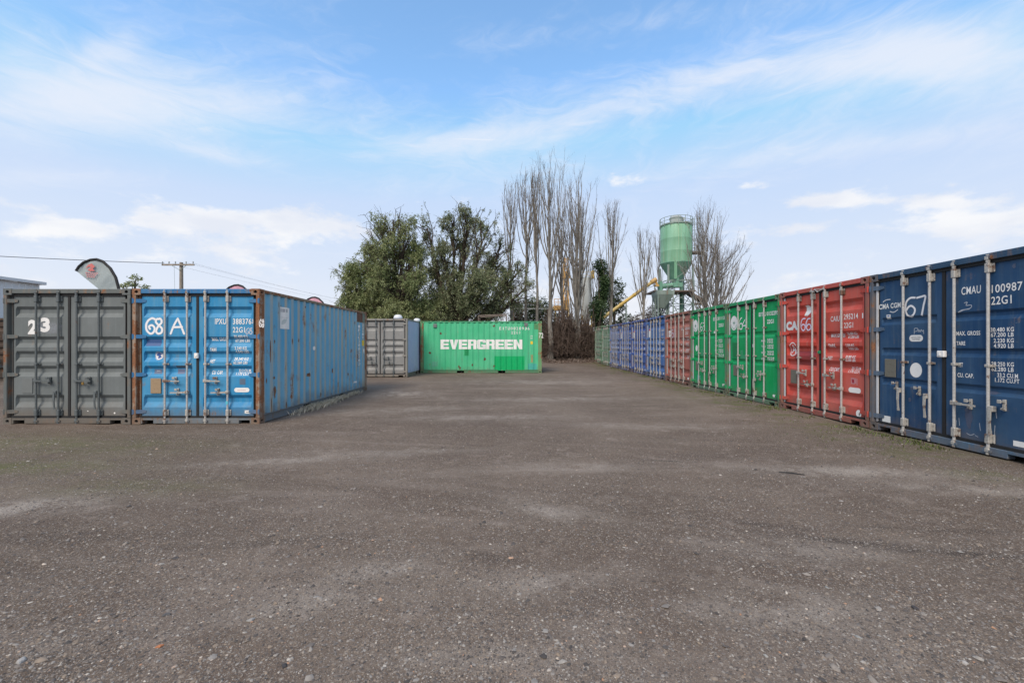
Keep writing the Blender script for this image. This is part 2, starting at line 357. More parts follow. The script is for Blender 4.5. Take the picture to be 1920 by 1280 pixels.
    # fine stone chips of many colours set into the binder
    for sc_, th, w_ in ((42, 0.30, 0.55), (95, 0.34, 0.6), (190, 0.40, 0.5)):
        v = t.new('ShaderNodeTexVoronoi'); v.inputs['Scale'].default_value = sc_; t.link(P, v.inputs['Vector'])
        rc = t.new('ShaderNodeSeparateColor'); t.link(v.outputs['Color'], rc.inputs[0])
        col = t.colramp(rc.outputs[0], [(0.0, (0.055, 0.048, 0.044)), (0.3, (0.12, 0.10, 0.088)), (0.55, (0.22, 0.19, 0.165)), (0.78, (0.28, 0.225, 0.165)), (0.93, (0.34, 0.31, 0.275)), (1.0, (0.46, 0.42, 0.36))])
        f = t.math('MULTIPLY', t.ramp(v.outputs['Distance'], th, th+0.12, 1, 0), t.ramp(rc.outputs[1], 0.35, 0.55, 0, w_))
        c = t.mix(f, c, col)
    # moss and low weeds along the foot of the right-hand row and at the far left
    row = t.ramp(t.math('ABSOLUTE', t.math('SUBTRACT', s3.outputs[0], 5.45)), 0.15, 0.95, 1, 0)
    row = t.math('MULTIPLY', row, t.ramp(s3.outputs[1], 4, 9, .55, 1))
    mm = t.math('MULTIPLY', row, t.ramp(t.noise(P, 2.4, 7, 0.7, w=8.0), 0.46, 0.62))
    mm = t.math('ADD', mm, spot(-6.2, 5.3, 1.3, .35, 1.0)); mm = t.math('ADD', mm, spot(-4.1, 4.6, 1.0, .3, .55)); mm = t.math('ADD', mm, spot(-8.0, 6.6, 1.8, .7, .8)); mm = t.math('ADD', mm, spot(-5.6, 6.4, 1.4, .5, .5))
    c = t.mix(t.math('MINIMUM', t.math('MULTIPLY', mm, 0.75), 0.8), c, (0.095, 0.105, 0.035))
    # leaf litter on the rise at the far end
    c = t.mix(t.ramp(t.math('ADD', s3.outputs[1], t.math('MULTIPLY', n3, 1.5)), 31.0, 32.2, 0, 0.9), c, t.mix(t.ramp(n4, 0.4, 0.6), (0.06, 0.042, 0.034), (0.15, 0.105, 0.085)))
    t.link(c, b.inputs['Base Color'])
    h = t.math('ADD', t.math('MULTIPLY', n4, 0.5), t.math('ADD', t.math('MULTIPLY', n5, 0.22), t.math('MULTIPLY', n3, 1.0)))
    bump(t, b, h, 0.03, 0.8)
    return m
link('ground', gm, ground_mat(), kind='structure')

# loose stones: three coats of small chips and larger flat ones
def stones(name, n, size, ymin, ymax, seed, flat=0.45, cl=1.0, xl=None):
    r = np.random.default_rng(seed)
    y = ymin*(ymax/ymin)**(r.random(n*3)**0.9)
    x = (r.random(n*3)*2-1)*y*1.26
    f = 0.5+0.5*np.sin(x*1.7+np.sin(y*2.1)*1.5)*np.sin(y*1.4+np.cos(x*1.1)*1.7)
    f = f*0.6+0.4*(0.5+0.5*np.sin(x*5.2+y*3)*np.sin(y*4.7-x*2))
    keep = r.random(n*3) < (0.25+cl*f**1.5)
    keep &= (x < 5.9) & ~((x < -4.7) & (y > 8.1))
    x, y = x[keep][:n], y[keep][:n]; n = len(x)
    s = np.clip(size*np.exp(r.normal(0, 0.42, n)), size*0.4, size*3.2)
    oct_ = np.array([(1,0,0),(0.3,0.95,0),(-0.9,0.45,0),(-0.6,-0.8,0),(0.55,-0.85,0),(0.1,0,1),(0,0,-0.5)])
    k = len(oct_); v = oct_[None]*(1+r.normal(0, 0.22, (n, k, 3)))
    v[:, 5, :2] += r.normal(0, 0.3, (n, 2))
    v *= np.stack([np.ones(n), 0.55+0.4*r.random(n), flat*(0.6+0.8*r.random(n))], 1)[:, None]
    a = r.random(n)*2*np.pi; ca, sa = np.cos(a)[:, None], np.sin(a)[:, None]
    X = v[..., 0]*ca-v[..., 1]*sa; Y = v[..., 0]*sa+v[..., 1]*ca
    tl = r.normal(0, 0.12, (n, 2)); Z = v[..., 2]+X*tl[:, :1]+Y*tl[:, 1:]
    P = np.stack([X, Y, Z], -1)*s[:, None, None]+np.stack([x, y, ground_z(x, y)+s*flat*0.12], 1)[:, None]
    fs = np.array([(0,1,5),(1,2,5),(2,3,5),(3,4,5),(4,0,5)])
    F = (np.arange(n)[:, None, None]*k+fs[None]).reshape(-1, 3)
    return np_mesh(name, P.reshape(-1, 3), F)
def stone_mat():
    m, t, b = pbsdf('mixed_stone_chips', 0.85, 0, 0.25); g = t.new('ShaderNodeNewGeometry')
    c = t.colramp(g.outputs['Random Per Island'], [(0, (0.06, 0.055, 0.052)), (0.30, (0.12, 0.105, 0.096)), (0.5, (0.20, 0.178, 0.16)), (0.70, (0.26, 0.205, 0.155)),
                   (0.85, (0.255, 0.235, 0.215)), (0.955, (0.34, 0.315, 0.285)), (0.99, (0.52, 0.48, 0.42)), (1.0, (0.42, 0.22, 0.12))])
    n = t.noise(g.outputs['Position'], 60, 4, 0.6)
    t.link(t.mix(t.ramp(n, 0.3, 0.7, 0, 0.35), c, (0.09, 0.08, 0.075)), b.inputs['Base Color']); return m
SM = stone_mat()
link('gravel', stones('gravel', 150000, 0.0040, 1.7, 16, 5, 0.6), SM, label='fine loose stone chips spread over the dark yard surface', cat='gravel', kind='stuff')
link('gravel', stones('gravel', 9000, 0.0085, 1.7, 20, 6, 0.5, 1.3), SM, label='larger grey stones scattered over the yard surface', cat='gravel', kind='stuff')

# ------------------------------------------------------------------ shipping containers
CW, CH, CLEN, Y0 = 1.219, 2.591, 6.058, 0.055
BANDS = {'five': [(2.15,.21,.047),(1.574,.21,.047),(1.294,.21,.047),(1.01,.21,.047),(.437,.24,.047)],
         'three': [(1.80,.125,.026),(1.31,.125,.026),(.83,.125,.026)],
         'two': [(1.69,.14,.028),(.99,.14,.028)]}
def door_profile(kind):
    zs, ds = [0.0], [0.0]
    for zc, h, d in sorted(BANDS[kind]):
        zs += [zc-h/2, zc-h/2+0.40*h, zc+h/2-0.27*h, zc+h/2]; ds += [0, d, d, 0]
    return zs+[2.6], ds+[0.0]
def dent(x, z, s): return 1.5*(0.0022*math.sin(3.1*x+1.7*z+s*2.3)+0.0018*math.sin(5.3*z-2.1*x+s)+0.0012*math.sin(9*x+6*z+s*5))
def side_depth_pts(y0=0.17, y1=5.89, p=0.2765):
    us, ds = [y0], [0.0]; u = y0+0.05
    while u+p < y1:
        us += [u, u+0.068, u+0.138, u+0.206]; ds += [0, .036, .036, 0]; u += p
    return us+[y1], ds+[0.0]
SU, SDp = side_depth_pts()
def side_d(u): return float(np.interp(u, SU, SDp))

_c = {}
def cached(key, fn):
    if key not in _c: _c[key] = fn()
    return _c[key]
def m_casting(front=True):
    """corner casting with an oval hole in its end face and its side face"""
    b = MB(); w, l, h = 0.162, 0.178, 0.118
    def face(o, u, v, n, W_, H_, rx, ry):
        o, u, v, n = map(Vector, (o, u, v, n)); K = 16; c = o+u*W_/2+v*H_/2
        outer, inner, deep = [], [], []
        for i in range(K):
            a = 2*math.pi*(i+0.5)/K; ca, sa = math.cos(a), math.sin(a)
            s = min(W_/2/abs(ca), H_/2/abs(sa)); outer.append(c+u*ca*s+v*sa*s)
            e = c+u*ca*rx+v*sa*ry; inner.append(e); deep.append(e-n*0.03)
        vs = outer+inner+deep
        fs = [(i, (i+1) % K, K+(i+1) % K, K+i) for i in range(K)]+[(K+i, K+(i+1) % K, 2*K+(i+1) % K, 2*K+i) for i in range(K)]
        b.add(vs, fs, 0); b.add(deep, [tuple(range(K))], 1)
        # fill rectangle corners
        for sx in (-1, 1):
            for sy in (-1, 1):
                k = c+u*sx*W_/2+v*sy*H_/2
                near = sorted(outer, key=lambda p: (p-k).length)[:2]; b.add([k]+near, [(0, 1, 2)], 0)
    face((0,0,0), (1,0,0), (0,0,1), (0,-1,0), w, h, .034, .030)
    face((w,0,0), (0,1,0), (0,0,1), (1,0,0), l, h, .040, .028)
    b.add([(0,0,0),(w,0,0),(w,l,0),(0,l,0),(0,0,h),(w,0,h),(w,l,h),(0,l,h)], [(0,3,2,1),(4,5,6,7),(2,3,7,6),(3,0,4,7)], 0)
    return b.mesh('corner_casting', nm=2)
def m_side(sgn):
    zs = [0.165, 0.9, 1.7, 2.53]; V = []
    for u, d in zip(SU, SDp):
        for z in zs:
            V.append((sgn*(1.200-d+0.003*math.sin(u*1.3+z*2.1)*math.sin(z*1.2)), u, z))
    n = len(zs); F = []
    for i in range(len(SU)-1):
        for j in range(n-1):
            q = (i*n+j, (i+1)*n+j, (i+1)*n+j+1, i*n+j+1); F.append(q if sgn > 0 else q[::-1])
    b = MB(); b.add(V, F); return b.mesh('side_panel')
def m_back():
    b = MB(); us, ds = side_depth_pts(-1.1, 1.1, 0.25); V = []
    for u, d in zip(us, ds): V += [(u, 6.04-d, 0.16), (u, 6.04-d, 2.48)]
    b.add(V, [(2*i, 2*i+1, 2*i+3, 2*i+2) for i in range(len(us)-1)])
    b.box(-1.1, 1.1, 5.97, 6.05, 2.48, 2.585); b.box(-1.1, 1.1, 5.97, 6.05, 0.01, 0.16)
    return b.mesh('end_panel')
def m_roof():
    b = MB(); V = []; u = 0.15; k = 0
    while u < 5.95:
        V += [(-1.17, u, 2.572+0.016*(k % 4 in (1, 2))), (1.17, u, 2.572+0.016*(k % 4 in (1, 2)))]
        u += (0.035, 0.09, 0.035, 0.10)[k % 4]; k += 1
    b.add(V, [(2*i, 2*i+1, 2*i+3, 2*i+2) for i in range(len(V)//2-1)])
    b.box(-1.05, 1.05, 0.09, 0.15, 2.47, 2.58)
    return b.mesh('roof_panel')
def m_toprail(sgn):
    b = MB(); x = sorted((sgn*1.150, sgn*1.212)); b.box(x[0], x[1], 0.17, 5.89, 2.53, 2.588, ch=0.006); return b.mesh('top_rail')
def m_botrail(sgn):
    b = MB(); x = sorted((sgn*1.140, sgn*1.180)); xo = sorted((sgn*1.170, sgn*1.208))
    for y0, y1 in ((0.17, 1.82), (2.18, 3.88), (4.24, 5.89)):
        b.box(x[0], x[1], y0, y1, 0.012, 0.165)
        b.box(xo[0], xo[1], y0, y1, 0.150, 0.1645); b.box(xo[0], xo[1], y0, y1, 0.012, 0.03)
    for y0, y1 in ((1.82, 2.18), (3.88, 4.24)): b.box(x[0], x[1], y0, y1, 0.128, 0.165)
    return b.mesh('bottom_rail')
def m_floor():
    b = MB(); b.box(-1.13, 1.13, 0.17, 5.9, 0.125, 0.16)
    for k in range(14): b.box(-1.13, 1.13, 0.3+k*.41, .35+k*.41, 0.03, 0.124)
    return b.mesh('floor_frame')
def m_post(sgn, front):
    b = MB(); X = lambda a, c: sorted((sgn*a, sgn*c))
    if front:
        x = X(1.150, 1.219); b.box(x[0], x[1], 0.0, 0.13, 0.118, 2.473, ch=0.008)
        x = X(1.085, 1.150); b.box(x[0], x[1], 0.078, 0.13, 0.118, 2.473)
        x = X(1.150, 1.210); b.box(x[0], x[1], 0.13, 0.175, 0.118, 2.53)
    else:
        x = X(1.10, 1.219); b.box(x[0], x[1], 5.90, 6.058, 0.118, 2.473, ch=0.01)
    return b.mesh('corner_post')
def m_header():
    b = MB(); b.box(-1.057, 1.057, 0.004, 0.11, 2.500, 2.586, ch=0.006)
    for x in (-.6, -.175, .175, .6): b.box(x-.045, x+.045, -0.012, 0.004, 2.515, 2.555); 
    return b.mesh('door_header')
def m_sill():
    b = MB(); b.box(-.82, .82, 0.006, 0.11, 0.012, 0.112, ch=0.005)
    for s in (-1, 1):
        x = sorted((s*.82, s*1.057)); b.box(x[0], x[1], 0.006, 0.11, 0.078, 0.112)
        x = sorted((s*1.03, s*1.057)); b.box(x[0], x[1], 0.006, 0.11, 0.012, 0.077)
    for x in (-.6, -.175, .175, .6): b.box(x-.05, x+.05, -0.012, 0.006, 0.045, 0.075)
    return b.mesh('door_sill')
def m_gasket():
    b = MB(); b.box(-1.09, 1.09, 0.034, 0.11, 2.455, 2.4985); b.box(-1.09, 1.09, 0.034, 0.11, 0.1135, 0.152)
    b.box(-0.023, 0.023, 0.044, 0.10, 0.153, 2.454)
    for s in (-1, 1):
        x = sorted((s*1.072, s*1.09)); b.box(x[0], x[1], 0.052, 0.10, 0.153, 2.454)
    return b.mesh('gasket')
def m_door(s, kind, seed):
    zs, _ = door_profile(kind); zs = sorted(set([0.1535]+[z for z in zs if 0.16 < z < 2.44]+[2.4535]+list(np.arange(0.25, 2.4, 0.3))))
    pz, pd = door_profile(kind)
    xs = [0.025, 0.105, 0.128]+list(np.linspace(0.25, 0.92, 7))+[1.018, 1.040, 1.070]
    V = []; 
    for z in zs:
        for i, x in enumerate(xs):
            d = np.interp(z, pz, pd) if 2 <= i <= len(xs)-3 else 0.0
            V.append((s*x, Y0+d+dent(s*x, z, seed)*(1 if 1 < i < len(xs)-2 else .3), z))
    n = len(xs); F = []
    for j in range(len(zs)-1):
        for i in range(n-1):
            q = (j*n+i, j*n+i+1, (j+1)*n+i+1, (j+1)*n+i); F.append(q if s > 0 else q[::-1])
    b = MB(); b.add(V, F)
    for xa, xb in ((0.025, 0.030), (1.066, 1.070)):
        x = sorted((s*xa, s*xb)); b.box(x[0], x[1], Y0+0.004, 0.11, 0.1535, 2.4535)
    x = sorted((s*.0302, s*1.0658)); b.box(x[0], x[1], Y0+.004, .109, .154, .158); b.box(x[0], x[1], Y0+.004, .109, 2.449, 2.453)
    return b.mesh('door')
def m_rod():
    b = MB(); b.tube((0,0.012,0.045), (0,0.012,2.545), 0.0175, n=10)
    return smooth_angle(b.mesh('locking_rod'))
def m_cam(top):
    b = MB(); z = 2.50 if top else 0.045
    b.box(-.026, .026, -.014, .034, z, z+.05, ch=.006); b.box(-.040, .030, -.004, .020, z+.012, z+.030, ch=.003)
    b.tube((0,.012,z-.03), (0,.012,z+.07), .024, n=8)
    return b.mesh('rod_cam')
def m_bracket(z0=0.0, h=0.125):
    b = MB(); b.box(-.028, .028, -.012, .052, z0, z0+h, ch=.008); b.box(-.052, .052, .034, .052, z0+.006, z0+h-.006, ch=.004)
    for x in (-.042, .042):
        for z in (.03, h-.03): b.tube((x, .034, z0+z), (x, .026, z0+z), .008, n=6)
    return b.mesh('rod_bracket')
def m_guide():
    b = MB(); b.box(-.028, .028, -.010, .050, 0, .036, ch=.005); b.box(-.056, .056, .038, .050, .002, .034, ch=.003); return b.mesh('rod_guide')
def m_handle(dirn):
    b = MB()
    if dirn:
        b.box(-.03, .03, -.022, .034, -.030, .030, ch=.006)
        b.bar((dirn*.02, -.014, 0), (dirn*.13, -.026, -.002), .016, .034); b.bar((dirn*.13, -.026, -.002), (dirn*.30, -.022, -.006), .012, .024)
    else:
        b.box(-.03, .03, -.024, .034, -.03, .04, ch=.006)
        b.bar((0, -.026, .0), (.004, -.034, -.14), .034, .014); b.bar((.004, -.034, -.14), (.010, -.028, -.30), .026, .012)
        b.box(-.006, .028, -.036, -.024, -.31, -.27)
    return b.mesh('door_handle')
def m_catch():
    b = MB(); b.box(-.018, .018, .030, .052, -.065, .075, ch=.004)
    b.bar((0, .03, .045), (0, -.03, .055), .03, .012); b.box(-.024, .024, -.034, -.022, .03, .075, ch=.004)
    b.tube((0, .03, -.04), (0, .0, -.04), .014, n=8); b.bar((-.0, -.004, -.04), (.045, -.008, -.005), .012, .014)
    return b.mesh('handle_catch')
def m_hinge(s):
    b = MB()
    V = [(s*1.200, -.006, .034), (s*1.200, -.006, -.034), (s*1.06, .034, .036), (s*1.06, .034, -.036), (s*.985, .044, .020), (s*.985, .044, -.020)]
    V2 = [(x, y+.018, z) for x, y, z in V]
    f = [(0,1,3,2), (2,3,5,4), (0,2,8,6), (2,4,10,8), (1,7,9,3), (3,9,11,5), (0,6,7,1), (4,5,11,10)]
    b.add(V+V2, f if s > 0 else [q[::-1] for q in f]); b.tube((s*1.205, .004, -.05), (s*1.205, .004, .05), .016, n=8)
    return b.mesh('hinge')
def m_vent():
    b = MB(); b.box(-.03, .03, -.09, .09, -.09, .09, ch=.012); return b.mesh('air_vent')

# lettering --------------------------------------------------------
def glyphs(s, bold=0.0):
    """triangulated outline of a line of text, scaled to the unit square"""
    def make():
        cu = bpy.data.curves.new('lettering', 'FONT'); cu.body = s; cu.resolution_u = 3; cu.offset = bold; cu.space_character = 1.08
        o = bpy.data.objects.new('lettering', cu); COL.objects.link(o); bpy.context.view_layer.update()
        me = bpy.data.meshes.new_from_object(o.evaluated_get(bpy.context.evaluated_depsgraph_get()))
        bpy.data.objects.remove(o); bpy.data.curves.remove(cu)
        v = np.array([q.co[:2] for q in me.vertices]); lo, hi = v.min(0), v.max(0)
        for q, c in zip(me.vertices, (v-lo)/(hi-lo)): q.co = (c[0], c[1], 0)
        return me
    return cached(('g', s, bold), make)
def ribbon(lines, w, closed=False):
    """hand-drawn strokes as bands with round ends, in the plane; returns verts, faces, edge distance"""
    V, F, D = [], [], []
    for L in lines:
        P = [Vector(p) for p in L]
        # smooth
        Q = []
        for i in range(len(P)-1):
            p0, p1, p2, p3 = P[max(i-1, 0)], P[i], P[i+1], P[min(i+2, len(P)-1)]
            for k in range(6):
                u = k/6; Q.append(0.5*((2*p1)+(p2-p0)*u+(2*p0-5*p1+4*p2-p3)*u*u+(3*p1-p0-3*p2+p3)*u**3))
        Q.append(P[-1]); n = len(Q); b = len(V)
        for i, q in enumerate(Q):
            t_ = (Q[min(i+1, n-1)]-Q[max(i-1, 0)]); t_ = t_.normalized() if t_.length > 1e-9 else Vector((1, 0)); nn = Vector((-t_.y, t_.x))
            V += [q-nn*w, q, q+nn*w]; D += [1, 0, 1]
        for i in range(n-1):
            a = b+3*i; F += [(a, a+3, a+4, a+1), (a+1, a+4, a+5, a+2)]
        for e, d_ in ((Q[0], Q[0]-Q[1]), (Q[-1], Q[-1]-Q[-2])):
            a0 = math.atan2(d_.y, d_.x); c = len(V); V.append(e); D.append(0)
            for k in range(7):
                a = a0-math.pi/2+math.pi*k/6; V.append(e+Vector((math.cos(a), math.sin(a)))*w); D.append(1)
            F += [(c, c+1+k, c+2+k) for k in range(6)]
    return V, F, D

def _q(*rs):
    V, F = [], []
    for r in rs: F.append(tuple(range(len(V), len(V)+len(r)))); V += list(r)
    return V, F
def _r(x0, x1, y0, y1): return [(x0, y0), (x1, y0), (x1, y1), (x0, y1)]
BLOCK = {'E': _q(_r(0, .36, 0, 1), _r(.36, 1, 0, .24), _r(.36, .94, .39, .61), _r(.36, 1, .76, 1)),
         'V': _q([(0, 1), (.32, 0), (.5, 0), (.5, .33), (.38, 1)], [(1, 1), (.62, 1), (.5, .33), (.5, 0), (.68, 0)]),
         'R': _q(_r(0, .36, 0, 1), _r(.36, .86, .80, 1), [(.86, 1), (.86, .80), (.64, .80), (.64, .78), (1, .78), (1, .90)], _r(.64, 1, .56, .78), [(.36, .38), (.90, .38), (1, .47), (1, .56), (.36, .56)], _r(.62, .98, 0, .38)),
         'G': _q([(0, .12), (.12, 0), (.36, 0), (.36, 1), (.12, 1), (0, .88)], _r(.36, .88, .78, 1), [(.88, .78), (1, .78), (1, .90), (.88, 1)], _r(.66, 1, .66, .78), _r(.36, 1, 0, .22), _r(.66, 1, .22, .50), _r(.50, .66, .34, .50)),
         'N': _q(_r(0, .34, 0, 1), [(.34, 1), (.34, .55), (.66, 0), (.66, .45)], _r(.66, 1, 0, 1))}
class Container:
    def __init__(s, name_label, loc, rotz, paint_m, frame_m, post_m, kind='five', rod='rod', fit='rod_fit', seed=1.0, handles=None, strip=False,
                 side_m=None, rail_m=None, plate='plate', far=False, hinge_m=None, sill_m=None, gasket='gasket', group='steel shipping containers standing round the yard', back_post=None):
        r = bpy.data.objects.new('shipping_container', None); COL.objects.link(r); r.empty_display_size = 0.3
        r.location = loc; r.rotation_euler = (0, 0, rotz); r['label'] = name_label; r['category'] = 'shipping container'; r['group'] = group
        s.r = r; s.loc = Vector(loc); s.rz = rotz; s.kind = kind; s.seed = seed; s.pz, s.pd = door_profile(kind)
        side_m = side_m or paint_m; rail_m = rail_m or frame_m; hinge_m = hinge_m or post_m; sill_m = sill_m or frame_m; back_post = back_post or post_m
        for sg in (-1, 1):
            link('side_panel', cached(('side', sg), lambda: m_side(sg)), side_m, r)
            link('top_rail', cached(('tr', sg), lambda: m_toprail(sg)), rail_m, r)
            link('bottom_rail', cached(('br', sg), lambda: m_botrail(sg)), sill_m, r)
            link('corner_post', cached(('pf', sg), lambda: m_post(sg, True)), post_m, r)
            link('corner_post', cached(('pb', sg), lambda: m_post(sg, False)), back_post, r)
            for yb in (0, 1):
                for z in (0, CH-.118):
                    me = cached('cast', m_casting); x = sg*CW
                    o = link('corner_casting', me, [post_m if yb == 0 else back_post, M['dark']], r, (x-.162 if sg > 0 else x, 0 if yb == 0 else CLEN, z))
                    if sg < 0: o.scale = (-1, 1, 1); o.location.x = x+.162
                    if yb: o.scale.y = -1
        link('end_panel', cached('back', m_back), side_m, r); link('roof_panel', cached('roof', m_roof), side_m, r)
        link('floor_frame', cached('floor', m_floor), M['dark'], r)
        link('door_header', cached('head', m_header), frame_m, r); link('door_sill', cached('sill', m_sill), sill_m, r)
        link('gasket', cached('gask', m_gasket), M[gasket], r)
        s.door = {}
        for sg in (-1, 1):
            d = link('door', m_door(sg, kind, seed+sg), paint_m, r); s.door[sg] = d
            for x in (.6, .175):
                x *= sg
                link('locking_rod', cached('rod', m_rod), M[rod], d, (x, 0, 0))
                link('rod_cam', cached('camt', lambda: m_cam(True)), M[fit], d, (x, 0, 0))
                link('rod_cam', cached('camb', lambda: m_cam(False)), M[fit], d, (x, 0, 0))
                link('rod_bracket', cached('brk', m_bracket), M[fit], d, (x, 0, 2.335)); link('rod_bracket', cached('brk', m_bracket), M[fit], d, (x, 0, .155))
                link('rod_guide', cached('gd', m_guide), M[fit], d, (x, 0, 1.13))
                if kind != 'five': link('rod_guide', cached('gd', m_guide), M[fit], d, (x, 0, 1.83 if kind == 'two' else 1.5)) if kind == 'two' else None
            for z in (2.36, 1.675, .945, .235):
                link('hinge', cached(('hg', sg), lambda: m_hinge(sg)), hinge_m, d, (0, 0, z))
        for h in (handles if handles is not None else [(-.6, .83, 1), (-.175, .61, -1), (.175, .83, 1), (.6, .61, -1)]):
            x, z, dr = h[:3]; d = s.door[1 if x > 0 else -1]
            link('door_handle', cached(('hd', dr), lambda: m_handle(dr)), M[fit], d, (x+(h[3] if len(h) > 3 else 0), 0, z))
            cxn = h[4] if len(h) > 4 else x+dr*.19
            if cxn is not None: link('handle_catch', cached('ct', m_catch), M[fit], d, (cxn, 0, z if dr else z+.06))
        if plate:
            b = MB(); b.box(-.10, .10, .038, .052, -.145, .145, ch=.004); me = cached('plate', lambda: b.mesh('marking_plate'))
            link('marking_plate', me, M[plate], s.door[-1], (-.80, 0, .73))
        if strip:
            for sg in ((-1,) if far else (-1, 1)):
                me = cached(('strip', sg), lambda: MB().box(*(sorted((sg*1.096, sg*1.140))), .040, .076, .135, 2.455, ch=.006).mesh('post_channel'))
                link('post_channel', me, M['strip'] if sg < 0 else post_m, r)
    # --- surface maps
    def hit(s, px, py, surf='door'):
        dx, dz = (px-CX)/FPX, (HY-py)/FPX
        R = Matrix.Rotation(-s.rz, 3, 'Z'); o = R @ (Vector((0, 0, EYE))-s.loc); d = R @ Vector((dx, 1, dz))
        if surf == 'door': k = (Y0-o.y)/d.y
        elif surf == 'post': k = (0.0-o.y)/d.y
        else: k = ((1.2 if surf == 'side+' else -1.2)-o.x)/d.x
        p = o+d*k
        return (p.x, p.z) if surf in ('door', 'post') else (p.y, p.z)
    def to3(s, u, v, surf, off):
        if surf == 'door':
            inset = 0.105 < abs(u) < 1.04
            return (u, Y0+(np.interp(v, s.pz, s.pd) if inset else 0)+(dent(u, v, s.seed+(1 if u > 0 else -1)) if inset else 0)-off, v)
        if surf == 'post': return (u, -off, v)
        sg = 1 if surf == 'side+' else -1
        return (sg*(1.200-side_d(u)+0.003*math.sin(u*1.3+v*2.1)*math.sin(v*1.2)+off), u, v)
    def flat(s, V, F, surf, mat, name='lettering', off=0.0035, uv=None, parent=None, label=None):
        """lay a flat outline (u, v) onto a surface, following its folds"""
        bm = bmesh.new(); lay = bm.verts.layers.float.new('d')
        for i, p in enumerate(V):
            q = bm.verts.new((p[0], p[1], 0)); q[lay] = uv[i] if uv else 0
        bm.verts.ensure_lookup_table()
        for f in F:
            try: bm.faces.new([bm.verts[i] for i in f])
            except ValueError: pass
        us = [p[0] for p in V]; vs = [p[1] for p in V]
        if surf == 'door': cuts = [((0, z, 0), (0, 1, 0)) for z in s.pz if min(vs) < z < max(vs)]
        elif surf in ('side+', 'side-'): cuts = [((u, 0, 0), (1, 0, 0)) for u in SU if min(us) < u < max(us)]
        else: cuts = []
        for co, no in cuts: bmesh.ops.bisect_plane(bm, geom=bm.verts[:]+bm.edges[:]+bm.faces[:], plane_co=co, plane_no=no)
        uvl = bm.loops.layers.uv.new('UVMap') if uv else None
        if uv:
            for f in bm.faces:
                for l in f.loops: l[uvl].uv = (0, l.vert[lay])
        for q in bm.verts: q.co = s.to3(q.co.x, q.co.y, surf, off)
        me = bpy.data.meshes.new(name); bm.to_mesh(me); bm.free()
        um = sum(us)/len(us)
        par = parent or (s.door[1 if um > 0 else -1] if surf == 'door' else s.r)
        return link(name, me, M[mat] if isinstance(mat, str) else mat, par, label=label)
    def text(s, txt, u0, u1, vc, h, surf='door', mat='white', bold=0.0, off=0.0035, name='lettering'):
        """text between u0 and u1 (left to right as read), height h, centred at vc"""
        g = glyphs(txt, bold); V = [(u0+(u1-u0)*q.co.x, vc+(q.co.y-.5)*h) for q in g.vertices]
        return s.flat(V, [list(p.vertices) for p in g.polygons], surf, mat, name, off)
    def blocks(s, txt, u0, u1, vc, h, surf, mat, off=.005, gap=.06):
        """heavy square-cut capitals"""
        n = len(txt); w = 1/(n+(n-1)*gap)
        for i, ch in enumerate(txt):
            V, F = BLOCK[ch]; x0 = i*w*(1+gap)
            s.flat([(u0+(u1-u0)*(x0+x*w), vc+(y-.5)*h) for x, y in V], F, surf, mat, 'lettering', off)
    def tpx(s, txt, xl, xr, yc, h, surf='door', mat='white', bold=0.0, off=0.0035):
        a = s.hit(xl, yc, surf)[0]; b = s.hit(xr, yc, surf)[0]; v = s.hit((xl+xr)/2, yc, surf)[1]
        return s.text(txt, a, b, v, h, surf, mat, bold, off)
    def rect(s, u0, u1, v0, v1, surf, mat, name='patch', off=0.002, label=None):
        k = 6; V = [(u0+(u1-u0)*i/k, v) for v in (v0, v1) for i in range(k+1)]
        return s.flat(V, [(i, i+1, k+2+i, k+1+i) for i in range(k)], surf, mat, name, off, label=label)
    def disc(s, u, v, ru, rv, surf, mat, name='round_mark', off=0.0025, n=28, inner=None):
        if inner is None:
            V = [(u+ru*math.cos(2*math.pi*i/n), v+rv*math.sin(2*math.pi*i/n)) for i in range(n)]; F = [tuple(range(n))]
        else:
            V = [(u+ru*k*math.cos(2*math.pi*i/n), v+rv*k*math.sin(2*math.pi*i/n)) for k in (1, inner) for i in range(n)]
            F = [(i, (i+1) % n, n+(i+1) % n, n+i) for i in range(n)]
        return s.flat(V, F, surf, mat, name, off)
    def pill(s, u0, u1, v, h, surf, mat, name='sticker', off=0.0025):
        r = h/2; n = 10
        V = [(u1-r+r*math.cos(a), v+r*math.sin(a)) for a in [-math.pi/2+math.pi*i/n for i in range(n+1)]]
        V += [(u0+r+r*math.cos(a), v+r*math.sin(a)) for a in [math.pi/2+math.pi*i/n for i in range(n+1)]]
        return s.flat(V, [tuple(range(len(V)))], surf, mat, name, off)
    def strokes(s, lines, w, surf='door', mat='spray', name='spray_number', off=0.004, label=None):
        V, F, D = ribbon(lines, w); return s.flat(V, F, surf, mat, name, off, uv=D, label=label)
    def spx(s, lines, w, surf='door', mat='spray', name='spray_number', label=None):
        return s.strokes([[s.hit(*p, surf) for p in L] for L in lines], w, surf, mat, name, label=label)
def Z(zx, zy, sc, ox, oy): return (zx/sc+ox, zy/sc+oy)
